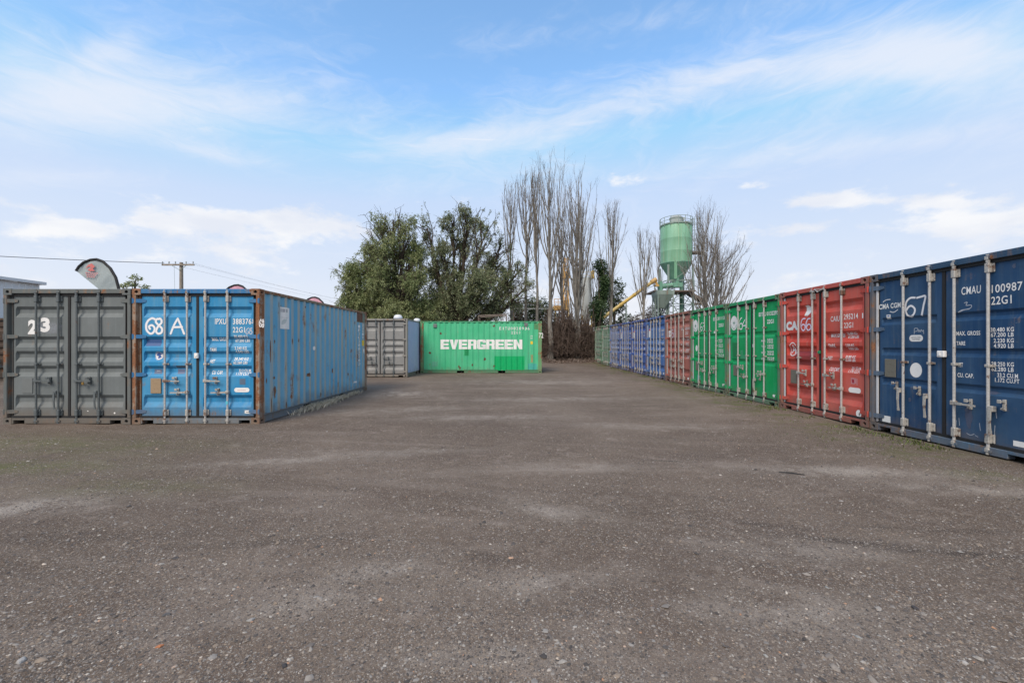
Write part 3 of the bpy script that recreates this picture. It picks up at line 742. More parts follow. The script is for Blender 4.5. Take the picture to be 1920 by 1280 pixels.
# ------------------------------------------------------------------ the containers themselves
def weights(c, L, x_off=0.0, mat='white', m2=None):
    for txt, x0, x1, z, h in L: c.text(txt, x0+x_off, x1+x_off, z, h, mat=mat, bold=.022)
STD = [('MAX. GROSS', .25, .565, 1.627, .068), ('30.480 KG', .695, .96, 1.675, .055), ('67.200 LBS', .70, .975, 1.597, .055),
       ('TARE', .24, .365, 1.42, .07), ('2.240 KG', .713, .94, 1.452, .055), ('4.940 LBS', .725, .975, 1.385, .055),
       ('NET', .24, .325, 1.20, .07), ('28.240 KG', .69, .957, 1.246, .055), ('62.260 LBS', .69, .957, 1.174, .055),
       ('CU. CAP.', .25, .46, .985, .07), ('33.2 CU.M.', .765, 1.01, 1.02, .055), ('1.170 CU.FT', .725, 1.01, .957, .055)]
def S(L, sc, ox, oy): return [[Z(x, y, sc, ox, oy) for x, y in l] for l in L]

# --- left row: grey 23
g23 = paint('weathered_grey_paint', (0.132, 0.150, 0.152), (0.20, 0.22, 0.225), 0.05, 0.18, 11.0, 0.45, chalk=.2)
g23f = paint('grey_frame_paint', (0.112, 0.128, 0.128), (0.16, 0.17, 0.165), 0.42, 0.3, 12.0, 0.5)
c = c23 = Container('dark grey shipping container marked 23 in white on its left door', (-8.535, 8.24, 0.0), 0, g23, g23f, g23f, 'five', 'rod_grey', 'rod_grey', 1.3,
              handles=[(-.6, .83, 1, 0, -.36), (-.175, .60, 0, -.045, None), (.175, .83, 1, 0, .40), (.6, .60, 0, -.045, None)], plate='plate_grey', gasket='gasket')
link('padlock', MB().box(-.02, .02, -.04, -.018, -.075, -.03, ch=.004).bar((-.013, -.028, -.035), (-.013, -.028, .005), .006, .006).bar((.013, -.028, -.035), (.013, -.028, .005), .006, .006).bar((-.016, -.028, .005), (.016, -.028, .005), .006, .006).mesh('padlock'),
     M['brass'], c.door[1], (.335, 0, .83))
pale = decal_mat('pale_overspray', (0.22, 0.245, 0.26), 0.2, 14.0)
cloudy = spray_mat('pale_overspray_cloud', (0.34, 0.37, 0.41), 3.0, 0.40)
c.strokes([[(-.64, 1.92), (-.5, 1.90), (-.36, 1.88), (-.2, 1.87)], [(-.60, 1.83), (-.42, 1.80), (-.25, 1.80)]], .09, mat=cloudy, name='overspray')
c.text('2', -.795, -.625, 1.86, .28, bold=.05, mat='white', off=.007); c.text('3', -.555, -.37, 1.90, .28, bold=.05, mat='white', off=.007)
c.disc(-.328, 1.895, .008, .008, 'door', 'dark_ink'); c.disc(-.292, 1.895, .008, .008, 'door', 'dark_ink')
ghost = decal_mat('faded_old_lettering', (0.105, 0.115, 0.115), 0.2, 9.0)
c.disc(.86, .205, .016, .016, 'door', 'sticker'); c.disc(.35, .245, .014, .008, 'door', 'sticker')

# --- left row: blue 68A
b68 = paint('bright_blue_paint', (0.024, 0.225, 0.46), (0.13, 0.34, 0.50), 0.14, 0.22, 21.0, 0.42, chalk=.22)
b68s = paint('faded_lightened_blue_side_paint', (0.105, 0.365, 0.57), (0.25, 0.45, 0.54), 0.28, 0.2, 22.0, 0.5, ridge=(1.0, 1.184, 1.196, (0.42, 0.39, 0.31)), chalk=.3)  # faded side paint, base colour lightened further because this face gets little light
rusty = paint('rust_eaten_post_paint', (0.30, 0.26, 0.22), (0.36, 0.25, 0.18), 0.85, 0.2, 23.0, 0.7)
rustr = paint('rusty_rail_paint', (0.22, 0.20, 0.16), (0.32, 0.25, 0.18), 0.7, 0.35, 24.0, 0.7)
blueh = paint('blue_header_paint', (0.030, 0.16, 0.36), (0.13, 0.24, 0.34), 0.38, 0.3, 25.0, 0.45)
bluesill = paint('pale_blue_sill_paint', (0.12, 0.22, 0.31), (0.24, 0.30, 0.33), 0.42, 0.35, 26.0, 0.5)
bluehg = paint('blue_hinge_paint', (0.035, 0.16, 0.35), (0.1, 0.2, 0.3), 0.3, 0.35, 27.0, 0.45)
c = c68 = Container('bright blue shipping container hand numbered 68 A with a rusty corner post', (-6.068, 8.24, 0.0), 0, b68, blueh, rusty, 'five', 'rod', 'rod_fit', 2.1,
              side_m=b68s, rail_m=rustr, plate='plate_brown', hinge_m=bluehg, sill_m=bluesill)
def q68(zx, zy): return ((zx-590)/418, (1190-zy)/418)
def L68(L): return [[q68(*p) for p in l] for l in L]
c.strokes(L68([[(250, 352), (222, 343), (190, 362), (174, 398), (180, 440), (210, 466), (236, 452), (243, 420), (222, 398), (198, 408), (205, 428)],
               [(292, 348), (262, 350), (254, 372), (276, 398), (303, 424), (300, 456), (272, 466), (256, 445), (272, 408), (300, 378), (296, 352), (284, 345)]]), .028, name='spray_number')
c.strokes(L68([[(375, 466), (400, 400), (430, 345)], [(430, 345), (455, 400), (482, 466)], [(392, 415), (465, 412)]]), .026, name='spray_number')
c.text('IPXU', .335, .548, 1.967, .11, bold=.012); c.text('388376', .677, 1.033, 1.967, .11, bold=.012)
c.text('3', 1.042, 1.068, 1.97, .085, bold=.01)
c.text('22G1', .677, .909, 1.806, .105, bold=.012)
c.strokes(L68([[(1000, 420), (980, 440), (980, 465), (998, 462), (995, 445)], [(1025, 420), (1008, 432), (1028, 452), (1018, 470), (1005, 455), (1022, 432)]]), .013, mat='chalk')
weights(c, STD)
c.disc(*q68(265, 645), .079, .079, 'door', 'sticker'); c.disc(*q68(265, 645), .074, .074, 'door', 'blue_ink', inner=.90, off=.0035)
c.flat([q68(*p) for p in [(242, 640), (252, 622), (272, 618), (288, 632), (275, 640), (285, 655), (268, 668), (250, 662), (262, 650)]], [tuple(range(9))], 'door', 'blue_ink', 'round_mark', .004)
darkb = decal_mat('older_blue_repaint', (0.03, 0.085, 0.24), 0.15, 4.0)
c.rect(*[q68(165, 0)[0], q68(285, 0)[0], q68(0, 565)[1], q68(0, 512)[1]], 'door', darkb)
c.rect(q68(225, 0)[0], q68(288, 0)[0], q68(0, 790)[1], q68(0, 752)[1], 'door', decal_mat('grey_blue_label', (0.09, 0.13, 0.22), 0.1, 5.0), 'label_plate'); c.text('- 3044 -', -.86, -.735, q68(0, 768)[1], .022, mat='sticker')
c.rect(q68(415, 0)[0], q68(472, 0)[0], q68(0, 790)[1], q68(0, 752)[1], 'door', decal_mat('grey_blue_label', (0.12, 0.16, 0.27), 0.1, 6.0), 'label_plate')
c.rect(q68(412, 0)[0], q68(492, 0)[0], q68(0, 742)[1], q68(0, 722)[1], 'door', decal_mat('scraped_dark_paint', (0.07, 0.09, 0.12), 0.3, 6.0), 'scrape')
c.pill(.705, .998, q68(0, 918)[1], .085, 'door', 'sticker'); c.rect(.76, .93, q68(0, 920)[1]-.004, q68(0, 920)[1]+.004, 'door', 'pink_ink', 'print_line', .004)
c.rect(q68(968, 0)[0], q68(1023, 0)[0], q68(0, 1107)[1], q68(0, 1082)[1], 'door', 'sticker', 'sticker'); c.rect(.93, 1.005, q68(0, 1098)[1], q68(0, 1094)[1], 'door', 'dark_ink', 'print_line', .004)
greyd = decal_mat('grey_smudge', (0.10, 0.15, 0.22), 0.25, 7.0)
c.rect(q68(928, 0)[0], q68(975, 0)[0], q68(0, 875)[1], q68(0, 828)[1], 'door', greyd, 'faded_label')
link('door_seal', MB().box(-.036, .036, -.004, .045, -.05, .05, ch=.006).box(-.012, .02, -.012, -.005, -.02, .012).mesh('door_seal'), M['sticker'], c.door[1], (0, 0, q68(0, 643)[1]))
link('cable_tie', MB().box(-.02, .02, -.012, -.008, -.03, .03).mesh('cable_tie'), plain('turquoise_tape', (.12, .5, .6), .4), c.door[1], (.60, 0, q68(0, 1018)[1]))
c.strokes(L68([[(1112, 352), (1100, 380), (1102, 408), (1114, 408), (1112, 385), (1102, 385)], [(1132, 352), (1120, 365), (1134, 390), (1130, 415), (1120, 405), (1134, 375), (1128, 352)]]), .011, 'post', mat='spray')
# long side of 68A
def q3(zx, zy): return Z(zx, zy, 4.268, 470, 520)
def ps(zx, zy): return c68.hit(*q3(zx, zy), 'side+')
a, b_ = ps(235, 325), ps(320, 325)
c.rect(a[0], b_[0], ps(278, 412)[1], ps(278, 240)[1], 'side+', 'sticker', 'notice_sheet', .004)
[c.rect(a[0]+.06+i*.085, a[0]+.12+i*.085, ps(278, 266)[1]-.035, ps(278, 266)[1]+.035, 'side+', decal_mat('faded_grey_print', (.45, .46, .47), .38, 3.+i), 'print_mark', .007) for i in range(int((b_[0]-a[0]-.1)/.085))]
c.rect(a[0]+.05, b_[0]-.05, ps(278, 322)[1]-.004, ps(278, 322)[1]+.004, 'side+', decal_mat('pale_grey_print', (.5, .52, .5), .1, 3.), 'print_line', .007)
c.flat([ps(*p) for p in [(292, 300), (298, 292), (304, 310), (300, 325)]], [(0, 1, 2, 3)], 'side+', 'dark_ink', 'print_mark', .0075)
c.flat([ps(*p) for p in [(262, 350), (272, 332), (288, 335), (280, 362), (268, 378), (258, 372)]], [(0, 1, 2, 3, 4, 5)], 'side+', decal_mat('pale_map_print', (.56, .62, .60), .1, 3.), 'print_mark', .0075)
rpatch = decal_mat('rust_scab', (0.13, 0.05, 0.028), 0.36, 8.0); rhalo = decal_mat('rust_stain', (0.22, 0.13, 0.07), 0.40, 9.0)
rr = random.Random(5)
for zx, zy, w, h in [(205, 510, .03, .04), (205, 900, .05, .11), (335, 505, .03, .06), (385, 500, .035, .04), (470, 775, .10, .045), (200, 798, .05, .03), (140, 820, .03, .05), (165, 1000, .02, .16), (285, 1010, .04, .07),
                     (335, 830, .02, .08), (570, 500, .03, .03), (660, 740, .03, .07), (745, 880, .06, .12), (700, 850, .03, .08), (560, 930, .05, .05), (160, 560, .02, .20), (225, 210, .02, .06), (440, 235, .08, .03), (785, 770, .03, .05), (850, 800, .04, .06), (655, 930, .03, .04), (840, 360, .02, .05)]:
    u, v = ps(zx, zy); n = 14
    def rag(k, dz=0): return [(u+w*k*(.7+.6*rr.random())*math.cos(2*math.pi*i/n), v+dz+h*k*(.7+.6*rr.random())*math.sin(2*math.pi*i/n)) for i in range(n)]
    w *= .45; h *= .75; c.flat(rag(1.4, -h*.5), [tuple(range(n))], 'side+', rhalo, 'rust_stain', .0025); c.flat(rag(.8), [tuple(range(n))], 'side+', rpatch, 'rust_scab', .0035)
for zx, z0, z1 in ((871, 378, 705), (898, 372, 490)):
    u = ps(zx, 500)[0]; k = 11; va, vb = ps(zx, z0)[1], ps(zx, z1)[1]
    for i in range(k if zx < 880 else 5):
        v = va+(vb-va)*(i+.5)/k if zx < 880 else va+(vb-va)*(i+.5)/5
        c.text('IPXU3883763'[i] if zx < 880 else '22G10'[i], u-.06, u+.06, v, abs(vb-va)/(k if zx < 880 else 5)*.72, 'side+')
u, v = ps(900, 525); c.rect(u-.09, u+.09, v-.09, v+.09, 'side+', 'yellow', 'sticker', .004)
u, v = ps(903, 592); c.flat([(u-.09, v+.08), (u+.1, v+.08), (u+.06, v-.10), (u-.02, v-.02)], [(0, 3, 2, 1)], 'side+', 'white_worn', 'sticker', .004)
u, v = ps(890, 320); c.rect(u-.42, u+.40, v-.17, v+.17, 'side+', decal_mat('grey_green_undercoat', (0.16, .19, .16), .1, 3.), 'patch', .003); c.rect(u-.36, u+.05, v-.15, v+.15, 'side+', rpatch, 'rust_scab', .005)
c.flat([ps(*p) for p in [(820, 848), (824, 832), (848, 828), (850, 840)]], [(0, 1, 2, 3)], 'side+', 'white_worn', 'paint_mark', .004)
c.disc(*ps(512, 566), .03, .05, 'side+', 'sticker', off=.004)

# --- far grey container and the green one turned side-on
gsil = paint('pale_grey_paint', (0.215, 0.22, 0.22), (0.30, 0.30, 0.29), 0.1, 0.3, 31.0, 0.5)
lav = paint('pale_lavender_side_paint', (0.33, 0.42, 0.60), (0.45, 0.50, 0.60), 0.12, 0.15, 32.0, 0.55)
gsf = paint('pale_grey_frame_paint', (0.22, 0.22, 0.21), (0.30, 0.28, 0.24), 0.35, 0.3, 33.0, 0.5)
cg = Container('pale grey shipping container with lavender side behind the blue 68 A container', (-5.905, 19.1, 0.10), 0, gsil, gsf, gsf, 'five', 'rod_grey', 'rod_grey', 3.3, side_m=lav, far=True, plate=None)
evg = paint('mint_green_faded_paint', (0.060, 0.44, 0.22), (0.13, 0.52, 0.30), 0.10, 0.12, 41.0, 0.5, chalk=.3)
evf = paint('green_frame_paint', (0.055, 0.30, 0.15), (0.12, 0.36, 0.2), 0.32, 0.25, 42.0, 0.5)
evp = paint('rusting_green_post_paint', (0.10, 0.30, 0.14), (0.25, 0.30, 0.15), 0.62, 0.3, 43.0, 0.55)
ce = Container('green shipping container standing side-on with EVERGREEN in large white letters', (1.43, 21.5+CW, 0.115), math.radians(90), evg, evf, evp, 'two', 'rod_green', 'rod_green', 4.4, far=True, plate=None)
def e4(zx, zy): return ce.hit(*Z(zx, zy, 5.486, 680, 570), 'side-')
def et(txt, x0, x1, yc, h, mat='white', bold=0.0, off=.005):
    if txt in ('I', '1'): x0 += 6; x1 -= 6
    a = e4(x0, yc); b = e4(x1, yc); ce.text(txt, a[0], b[0], a[1], h, 'side-', mat, bold, off)
_a, _b = e4(800, 414), e4(1642, 414); ce.blocks('EVERGREEN', _a[0], _b[0], _a[1], abs(e4(0, 365)[1]-e4(0, 464)[1]), 'side-', 'white_clean')
x = 1407
for i, ch in enumerate('EITU0020936'): et(ch, 1407+i*29, 1407+i*29+19, 250, .15, bold=.02)
for i, ch in enumerate('22G1'): et(ch, 1527+i*27, 1527+i*27+17, 293, .14, bold=.02)
et('W', 1724, 1750, 330, .09, mat='white_worn'); et('m', 1727, 1747, 352, .07, mat='white_worn')
def er(x0, x1, y0, y1, mat, name='patch', off=.003): a = e4(x0, y0); b = e4(x1, y1); ce.rect(a[0], b[0], b[1], a[1], 'side-', mat, name, off)
er(1727, 1750, 382, 412, 'yellow', 'sticker', .005)
fresh = decal_mat('fresh_green_repaint', (0.0, 0.40, 0.125), 0.0, 3.0, 0.4)
er(1355, 1665, 535, 682, fresh); er(1047, 1090, 462, 530, decal_mat('green_touch_up', (0.01, 0.27, 0.09), .1, 4.))
er(1700, 1790, 612, 672, decal_mat('turquoise_repaint', (0.06, .40, .33), .2, 5.)); er(712, 770, 590, 640, decal_mat('pale_green_repaint', (0.12, .42, .27), .2, 6.))
er(1730, 1752, 520, 600, decal_mat('sandy_scrape', (0.28, .30, .14), .38, 7.)); er(1765, 1805, 200, 260, decal_mat('brown_green_scrape', (0.08, .25, .1), .3, 7.))
for zx, zy in ((745, 222), (1680, 212)):
    u, v = e4(zx, zy); link('air_vent', cached('vent', m_vent), M['plate_grey'], ce.r, (-1.2, u, v))
a = ce.hit(*Z(1812, 322, 5.486, 680, 570), 'side-')
ce.text('72', a[0], a[0]-.22, a[1], .26, 'side-', 'white_clean', .01, .022)
for zx, zy in [(690, 500), (855, 410), (1255, 565), (1350, 640), (990, 640), (1130, 625), (1350, 225), (1000, 655), (800, 300)]:
    u, v = e4(zx, zy); n = 9; w = .05
    ce.flat([(u+w*(.5+rr.random())*math.cos(2*math.pi*i/n), v+w*1.3*(.5+rr.random())*math.sin(2*math.pi*i/n)) for i in range(n)], [tuple(range(n))], 'side-', rpatch, 'rust_scab', .004)
# vents on the roofs
def roof_cap(r, x, y, lab, sc=1.0):
    m = MB(); m.lathe([(.0, .26), (.12, .25), (.20, .20), (.235, .12), (.24, .05), (.235, .03), (.16, .02), (.15, -.03)], 20)
    o = link('roof_ventilator', smooth_angle(m.mesh('roof_ventilator')), plain('white_enamel', (.62, .63, .64), .4, .08, 4), r, (x, y, 2.62)); o.scale = (sc, sc, sc*.9)
roof_cap(cg.r, .62, .7, '', .82); roof_cap(cg.r, 1.0, 2.9, '', .7)

# --- the long row on the right, nearest first
XR = 6.06; STEP = 2.462
def right(k): d = 7.34-1.231+STEP*k; return (XR, d, gz(5.9, d)+.005)
R90 = -math.radians(90)
def rc(k, label, col, fade, seed, kind, rust=.25, frust=.4, fcol=None, prust=.5, **kw):
    p = paint('door_paint', col, fade, rust, 0.3, seed, 0.5, chalk=.42); f = paint('frame_paint', fcol or col, fade, frust, 0.35, seed+.3, 0.5)
    po = paint('post_paint', tuple(.55*a+.45*b for a, b in zip(fcol or col, (.17, .14, .12))), None, prust, 0.3, seed+.6, 0.6)
    return Container(label, right(k), R90, p, f, po, kind, seed=seed, strip=True, far=k > 3, hinge_m=kw.pop('hinge', None) or p, **kw)
# 67 navy
navy_h = paint('navy_hinge_paint', (.06, .10, .16), (.16, .2, .24), .35, .4, 50., .5)
c = c67 = rc(0, 'navy blue shipping container with CMA CGM logo and spray number 67, nearest on the right', (0.014, 0.056, 0.140), (0.05, 0.105, 0.185), 51.0, 'three', .10, .45, fcol=(.03, .07, .125), plate=None, hinge=navy_h,
           handles=[(-.6, .70, 0, -.05, -.74), (-.175, .66, 0, -.04, -.36), (.175, .62, 1), (.6, .60, 0, .05, .76)], sill_m=paint('mottled_blue_sill_paint', (.05, .12, .22), (.10, .28, .42), .5, .4, 52., .5))
def z8(x, y): return Z(x, y, 2.91, 1620, 440)
def T8(s_, x0, x1, y, h, bold=.022, mat='white'): c67.tpx(s_, z8(x0, 0)[0], z8(x1, 0)[0], z8(0, y)[1], h, 'door', mat, bold)
T8('CMAU', 535, 640, 302, .105, .012); T8('100987', 699, 868, 287, .105, .012); T8('22G1', 697, 808, 356, .105, .012)
T8('MAX. GROSS', 505, 637, 537, .058); T8('30.480 KG', 694, 819, 517, .055); T8('67.200 LB', 695, 818, 545, .055); T8('TARE', 505, 553, 592, .055)
T8('2.230 KG', 710, 819, 577, .055); T8('4.920 LB', 710, 819, 606, .055); T8('NET', 507, 541, 709, .058); T8('28.250 KG', 697, 822, 706, .055); T8('62.280 LB', 697, 821, 734, .055)
T8('CU. CAP.', 510, 601, 767, .058); T8('33.2 CU.M', 730, 845, 768, .055); T8('1.172 CU.FT', 717, 853, 796, .055)
T8('CMA CGM', 83, 203, 388, .085, .03, 'white_clean')
c.spx([[z8(*p) for p in l] for l in [[(104, 368), (112, 361), (125, 355), (144, 353)]]], .008, mat='spray', name='logo_arc'); c.spx([[z8(*p) for p in l] for l in [[(143, 419), (160, 423), (174, 418), (186, 408)]]], .008, mat='spray', name='logo_arc')
c.spx([[z8(*p) for p in l] for l in [[(280, 343), (255, 345), (235, 365), (229, 400), (238, 435), (258, 446), (276, 430), (280, 405), (262, 388), (245, 395), (236, 410)], [(292, 344), (315, 338), (338, 336), (328, 385), (318, 438)]]], .020)
c.spx([[z8(*p) for p in l] for l in [[(276, 540), (278, 512), (296, 512), (292, 524), (278, 528)], [(298, 530), (302, 518), (308, 530), (314, 517), (320, 528), (326, 520), (328, 540)]]], .006, mat='chalk', name='chalk_mark')
c.spx([[z8(*p) for p in l] for l in [[(552, 372), (568, 368), (562, 385), (590, 384), (585, 400), (550, 410), (516, 424), (540, 410), (580, 406)]]], .006, mat='chalk', name='chalk_mark')
def h8(x, y): return c67.hit(*z8(x, y))
def rect8(x0, x1, y0, y1, mat, name='sticker', off=.0025):
    a = h8(x0, (y0+y1)/2); b = h8(x1, (y0+y1)/2); v0 = h8((x0+x1)/2, y1)[1]; v1 = h8((x0+x1)/2, y0)[1]; c67.rect(a[0], b[0], v0, v1, 'door', mat, name, off)
rect8(123, 145, 436, 459, 'sticker'); rect8(101, 146, 987, 1021, 'sticker'); rect8(815, 895, 1128, 1158, 'sticker'); rect8(128, 140, 440, 446, 'blue_ink', 'print_mark', .004)
a = h8(247, 565); b_ = h8(323, 565); c.pill(a[0], b_[0], a[1], .098, 'door', 'sticker'); c.text('CORTEN STEEL', a[0]+.03, b_[0]-.03, a[1]+.014, .02, mat='dark_ink', off=.005); c.text('CONTAINER', a[0]+.05, b_[0]-.05, a[1]-.016, .02, mat='dark_ink', off=.005)
u, v = h8(283, 738); c.disc(u, v, .098, .112, 'door', 'sticker')
me = _c['plate'] if 'plate' in _c else None
u, v = h8(147, 727); link('marking_plate', me, M['plate'], c.door[-1], (u, 0, v))
c.spx([[z8(*p) for p in l] for l in [[(140, 695), (150, 693), (146, 710)], [(148, 722), (160, 718), (158, 738), (148, 742)]]], .005, mat='chalk', name='chalk_mark')
link('door_seal', MB().box(-.055, .05, -.006, .045, -.045, .045, ch=.008).box(-.03, .0, -.014, -.006, -.02, .02).mesh('door_seal'), M['sticker'], c.door[1], (0, 0, h8(412, 650)[1]))
for L in ([(518, 1000), (522, 1040)], [(560, 1082), (580, 1092), (600, 1086)], [(630, 1028), (634, 1068)], [(716, 1040), (713, 1078), (715, 1110)], [(690, 1050), (694, 1090)], [(722, 960), (726, 1000)], [(505, 1012), (500, 1060)], [(606, 1094), (620, 1102)]):
    c.spx([[z8(*p) for p in L]], .005, mat='chalk', name='scratch')
rs = decal_mat('thin_rust_bloom', (0.07, 0.09, 0.15), 0.48, 12.)
for zx, zy, w, h in ((570, 990, .06, .14), (820, 170, .02, .03), (690, 860, .10, .02), (250, 900, .03, .03)):
    u, v = h8(zx, zy); n = 16; c.flat([(u+w*(.6+.7*rr.random())*math.cos(2*math.pi*i/n), v+h*(.6+.7*rr.random())*math.sin(2*math.pi*i/n)) for i in range(n)], [tuple(range(n))], 'door', rs, 'rust_stain', .003)

# CAI 66 red
c = c66 = rc(1, 'bright red shipping container with CAI lettering and spray number 66', (0.53, 0.058, 0.040), (0.56, 0.14, 0.11), 61.0, 'five', .10, .35, fcol=(.38, .07, .06), plate='plate')
def z7(x, y): return Z(x, y, 4.0, 1450, 500)
def T7(s_, x0, x1, y, h, bold=.022, mat='white'): c66.tpx(s_, z7(x0, 0)[0], z7(x1, 0)[0], z7(0, y)[1], h, 'door', mat, bold)
def h7(x, y): return c66.hit(*z7(x, y))
T7('CAIU', 430, 498, 390, .10, .012); T7('295214', 528, 637, 372, .10, .012); T7('22G1', 530, 599, 438, .10, .012); T7('1', 668, 676, 366, .09, .01)
T7('MAX.GROSS', 415, 522, 515, .068); T7('30.480 KG', 540, 612, 500, .05); T7('67.200 LBS', 546, 625, 525, .05); T7('TARE', 412, 462, 592, .065); T7('2.200 KG', 543, 607, 589, .052); T7('4.850 LBS', 550, 622, 613, .045)
T7('NET', 412, 446, 684, .065); T7('28.280 KG', 540, 615, 676, .052); T7('62.350 LBS', 540, 617, 700, .052); T7('CU.CAP.', 415, 486, 768, .068); T7('33.1 CU.M.', 570, 642, 762, .052); T7('1.170 CU.FT', 556, 646, 786, .052)
T7('CAI', 98, 192, 442, .20, .07, 'white_worn')
c.spx([[z7(*p) for p in l] for l in [[(238, 388), (220, 392), (208, 420), (208, 455), (222, 478), (237, 465), (236, 440), (222, 432), (211, 445)], [(275, 388), (258, 392), (246, 420), (247, 455), (260, 475), (275, 468), (281, 450), (272, 432), (258, 434), (250, 450)]]], .019, mat='spray_lilac')
u, v = h7(250, 327); n = 14; c.flat([(u-.065, v+.10), (u-.065, v-.11)]+[(u+.10*math.cos(a), v-.005+.115*math.sin(a)) for a in [-1.3+2.6*i/n for i in range(n+1)]], [tuple(range(n+3))], 'door', 'sticker', 'sticker')
u, v = h7(146, 618); c.disc(u, v, .125, .150, 'door', 'white_clean', inner=.88)
c.strokes([[(u-.055, v-.075), (u-.02, v+.01), (u+.01, v+.085)], [(u+.01, v+.085), (u+.035, v), (u+.06, v-.08)], [(u-.04, v-.02), (u+.05, v-.025)]], .016, mat='spray', name='logo_letter')
a = h7(563, 920); b_ = h7(655, 925); c.pill(a[0], b_[0], a[1], .095, 'door', 'sticker')
u, v = h7(641, 1101); c.disc(u, v, .058, .066, 'door', 'sticker'); c.disc(u+.015, v-.01, .012, .03, 'door', 'plate', off=.004)
u, v = h7(604, 857); c.rect(u-.075, u+.045, v-.055, v+.055, 'door', 'pink_ink', 'sticker'); c.rect(u-.05, u+.0, v-.032, v+.032, 'door', paint('deep_red_print', (.35, .03, .05), None, 0, 0, 1.), 'print_mark', .004); c.rect(u+.055, u+.075, v-.07, v+.05, 'door', 'pink_ink', 'sticker')
u, v = h7(338, 640); link('door_seal', MB().box(-.03, .03, .01, .045, -.03, .03, ch=.006).mesh('door_seal'), plain('green_tape', (.02, .22, .10), .5), c.door[1], (0, 0, v))
dr = decal_mat('older_dark_red_repaint', (.30, .035, .035), .2, 3.); u, v = h7(245, 690); c.rect(u-.35, u+.3, v-.13, v+.16, 'door', dr)
# knotted wire round the rods
u0, v0 = h7(285, 198); link('wire_tie', MB().bar((-.20, -.02, 2.49), (.0, -.03, 2.52), .014, .014).bar((.0, -.03, 2.52), (.20, -.02, 2.50), .014, .014).bar((-.05, -.03, 2.53), (.05, -.035, 2.46), .016, .016).bar((-.18, -.03, 2.51), (-.05, -.03, 2.47), .012, .012).bar((.18, -.02, 2.51), (.04, -.03, 2.47), .012, .012).mesh('wire_tie'), M['rod'], c.r)

# 64 and 63 green with the shipping-line star
def star_disc(c, u, v, ru, rv):
    c.disc(u, v, ru, rv, 'door', 'white_clean', 'logo_disc'); n = 16
    gm_ = c.r.get('gm')
    V = [(u+ru*.46*(1 if i % 4 == 0 else .62 if i % 2 == 0 else .26)*math.cos(2*math.pi*i/n), v+rv*.46*(1 if i % 4 == 0 else .62 if i % 2 == 0 else .26)*math.sin(2*math.pi*i/n)) for i in range(n)]
    c.flat([(u, v)]+V, [(0, 1+i, 1+(i+1) % n) for i in range(n)], 'door', GREENINK, 'logo_star', .0045)
    for i, ch in enumerate('EVERGREEN LINE'):
        a = math.pi*(1.12+.76*i/13); 
        if ch != ' ':
            g = glyphs(ch, .03); w, h = .016, .030; ct, st = math.cos(a+math.pi/2), math.sin(a+math.pi/2)
            V = [(u+ru*.76*math.cos(a)+((q.co.x-.5)*w)*ct-((q.co.y-.5)*h)*st, v+rv*.76*math.sin(a)+((q.co.x-.5)*w)*st+((q.co.y-.5)*h)*ct) for q in g.vertices]
            c.flat(V, [list(p.vertices) for p in g.polygons], 'door', GREENINK, 'lettering', .0045)
GREENINK = plain('green_ink', (0.005, 0.20, 0.11), 0.5, 0.1, 20)
gcol, gfade = (0.003, 0.30, 0.085), (0.02, 0.36, 0.14)
def z6(x, y): return Z(x, y, 5.335, 1280, 540)
def green(k, lab, seed, num, serial, P):
    c = rc(k, lab, gcol, gfade, seed, 'two', .06, .45, fcol=(.03, .24, .11), plate='plate', sill_m=paint('pale_green_sill_paint', (.06, .24, .14), (.12, .32, .22), .4, .35, seed+.8, .5),
           handles=[(-.6, .83, 1), (-.175, .60, -1), (.175, .55, 0, .03, .40), (.6, .72, -1)])
    T = lambda s_, x0, x1, y, h, b=.01, m='white': c.tpx(s_, z6(x0, 0)[0], z6(x1, 0)[0], z6(0, y)[1], h, 'door', m, b+.02)
    star_disc(c, *c.hit(*z6(*P['disc'])), .185, .20)
    c.spx([[z6(*p) for p in l] for l in P['num']], .020)
    T('EITU', *P['eitu'], .10); T(serial, *P['ser'], .10); T('22G1', *P['iso'], .10)
    x0, x1, x2, x3, ys = P['w']
    for i, (lab_, w1, w2) in enumerate((('MAX.GR.', '30.480 KGS', '67.200 LBS'), ('TARE', '2.230 KGS', '4.920 LBS'), ('NET', '28.250 KGS', '62.280 LBS'), ('CU.CAP.', '33.2 CU.M', '1.172 CU.FT'))):
        T(lab_, x0, x1, ys[i], .05); T(w1, x2, x3+i*P['dx'], ys[i]-P['dy']+i*P['dv'], .052); T(w2, x2, x3+i*P['dx'], ys[i]+P['dy']+i*P['dv'], .052)
    return c
c64 = green(2, 'green shipping container with spray number 64 beside a round star logo', 71.0, '64', '0132295', dict(disc=(515, 350), eitu=(762, 835, 262), ser=(843, 958, 250), iso=(845, 913, 333), w=(790, 830, 848, 903, (527, 583, 645, 705)), dx=4, dy=12, dv=2,
            num=[[(592, 297), (578, 312), (568, 345), (568, 380), (580, 410), (596, 405), (600, 375), (590, 352), (575, 362), (570, 380)], [(622, 318), (607, 350), (603, 375), (638, 372)], [(633, 305), (634, 360), (633, 412)]]))
c63 = green(3, 'green shipping container with spray number 63 next to the brick red one', 73.0, '63', '0111130', dict(disc=(130, 378), eitu=(308, 355, 309), ser=(357, 428, 300), iso=(361, 408, 370), w=(327, 352, 362, 400, (527, 575, 625, 672)), dx=4, dy=10, dv=1.5,
            num=[[(196, 345), (182, 362), (178, 395), (186, 425), (198, 410), (196, 388), (184, 390), (180, 405)], [(204, 350), (218, 350), (222, 370), (211, 380), (224, 395), (222, 420), (208, 430)]]))
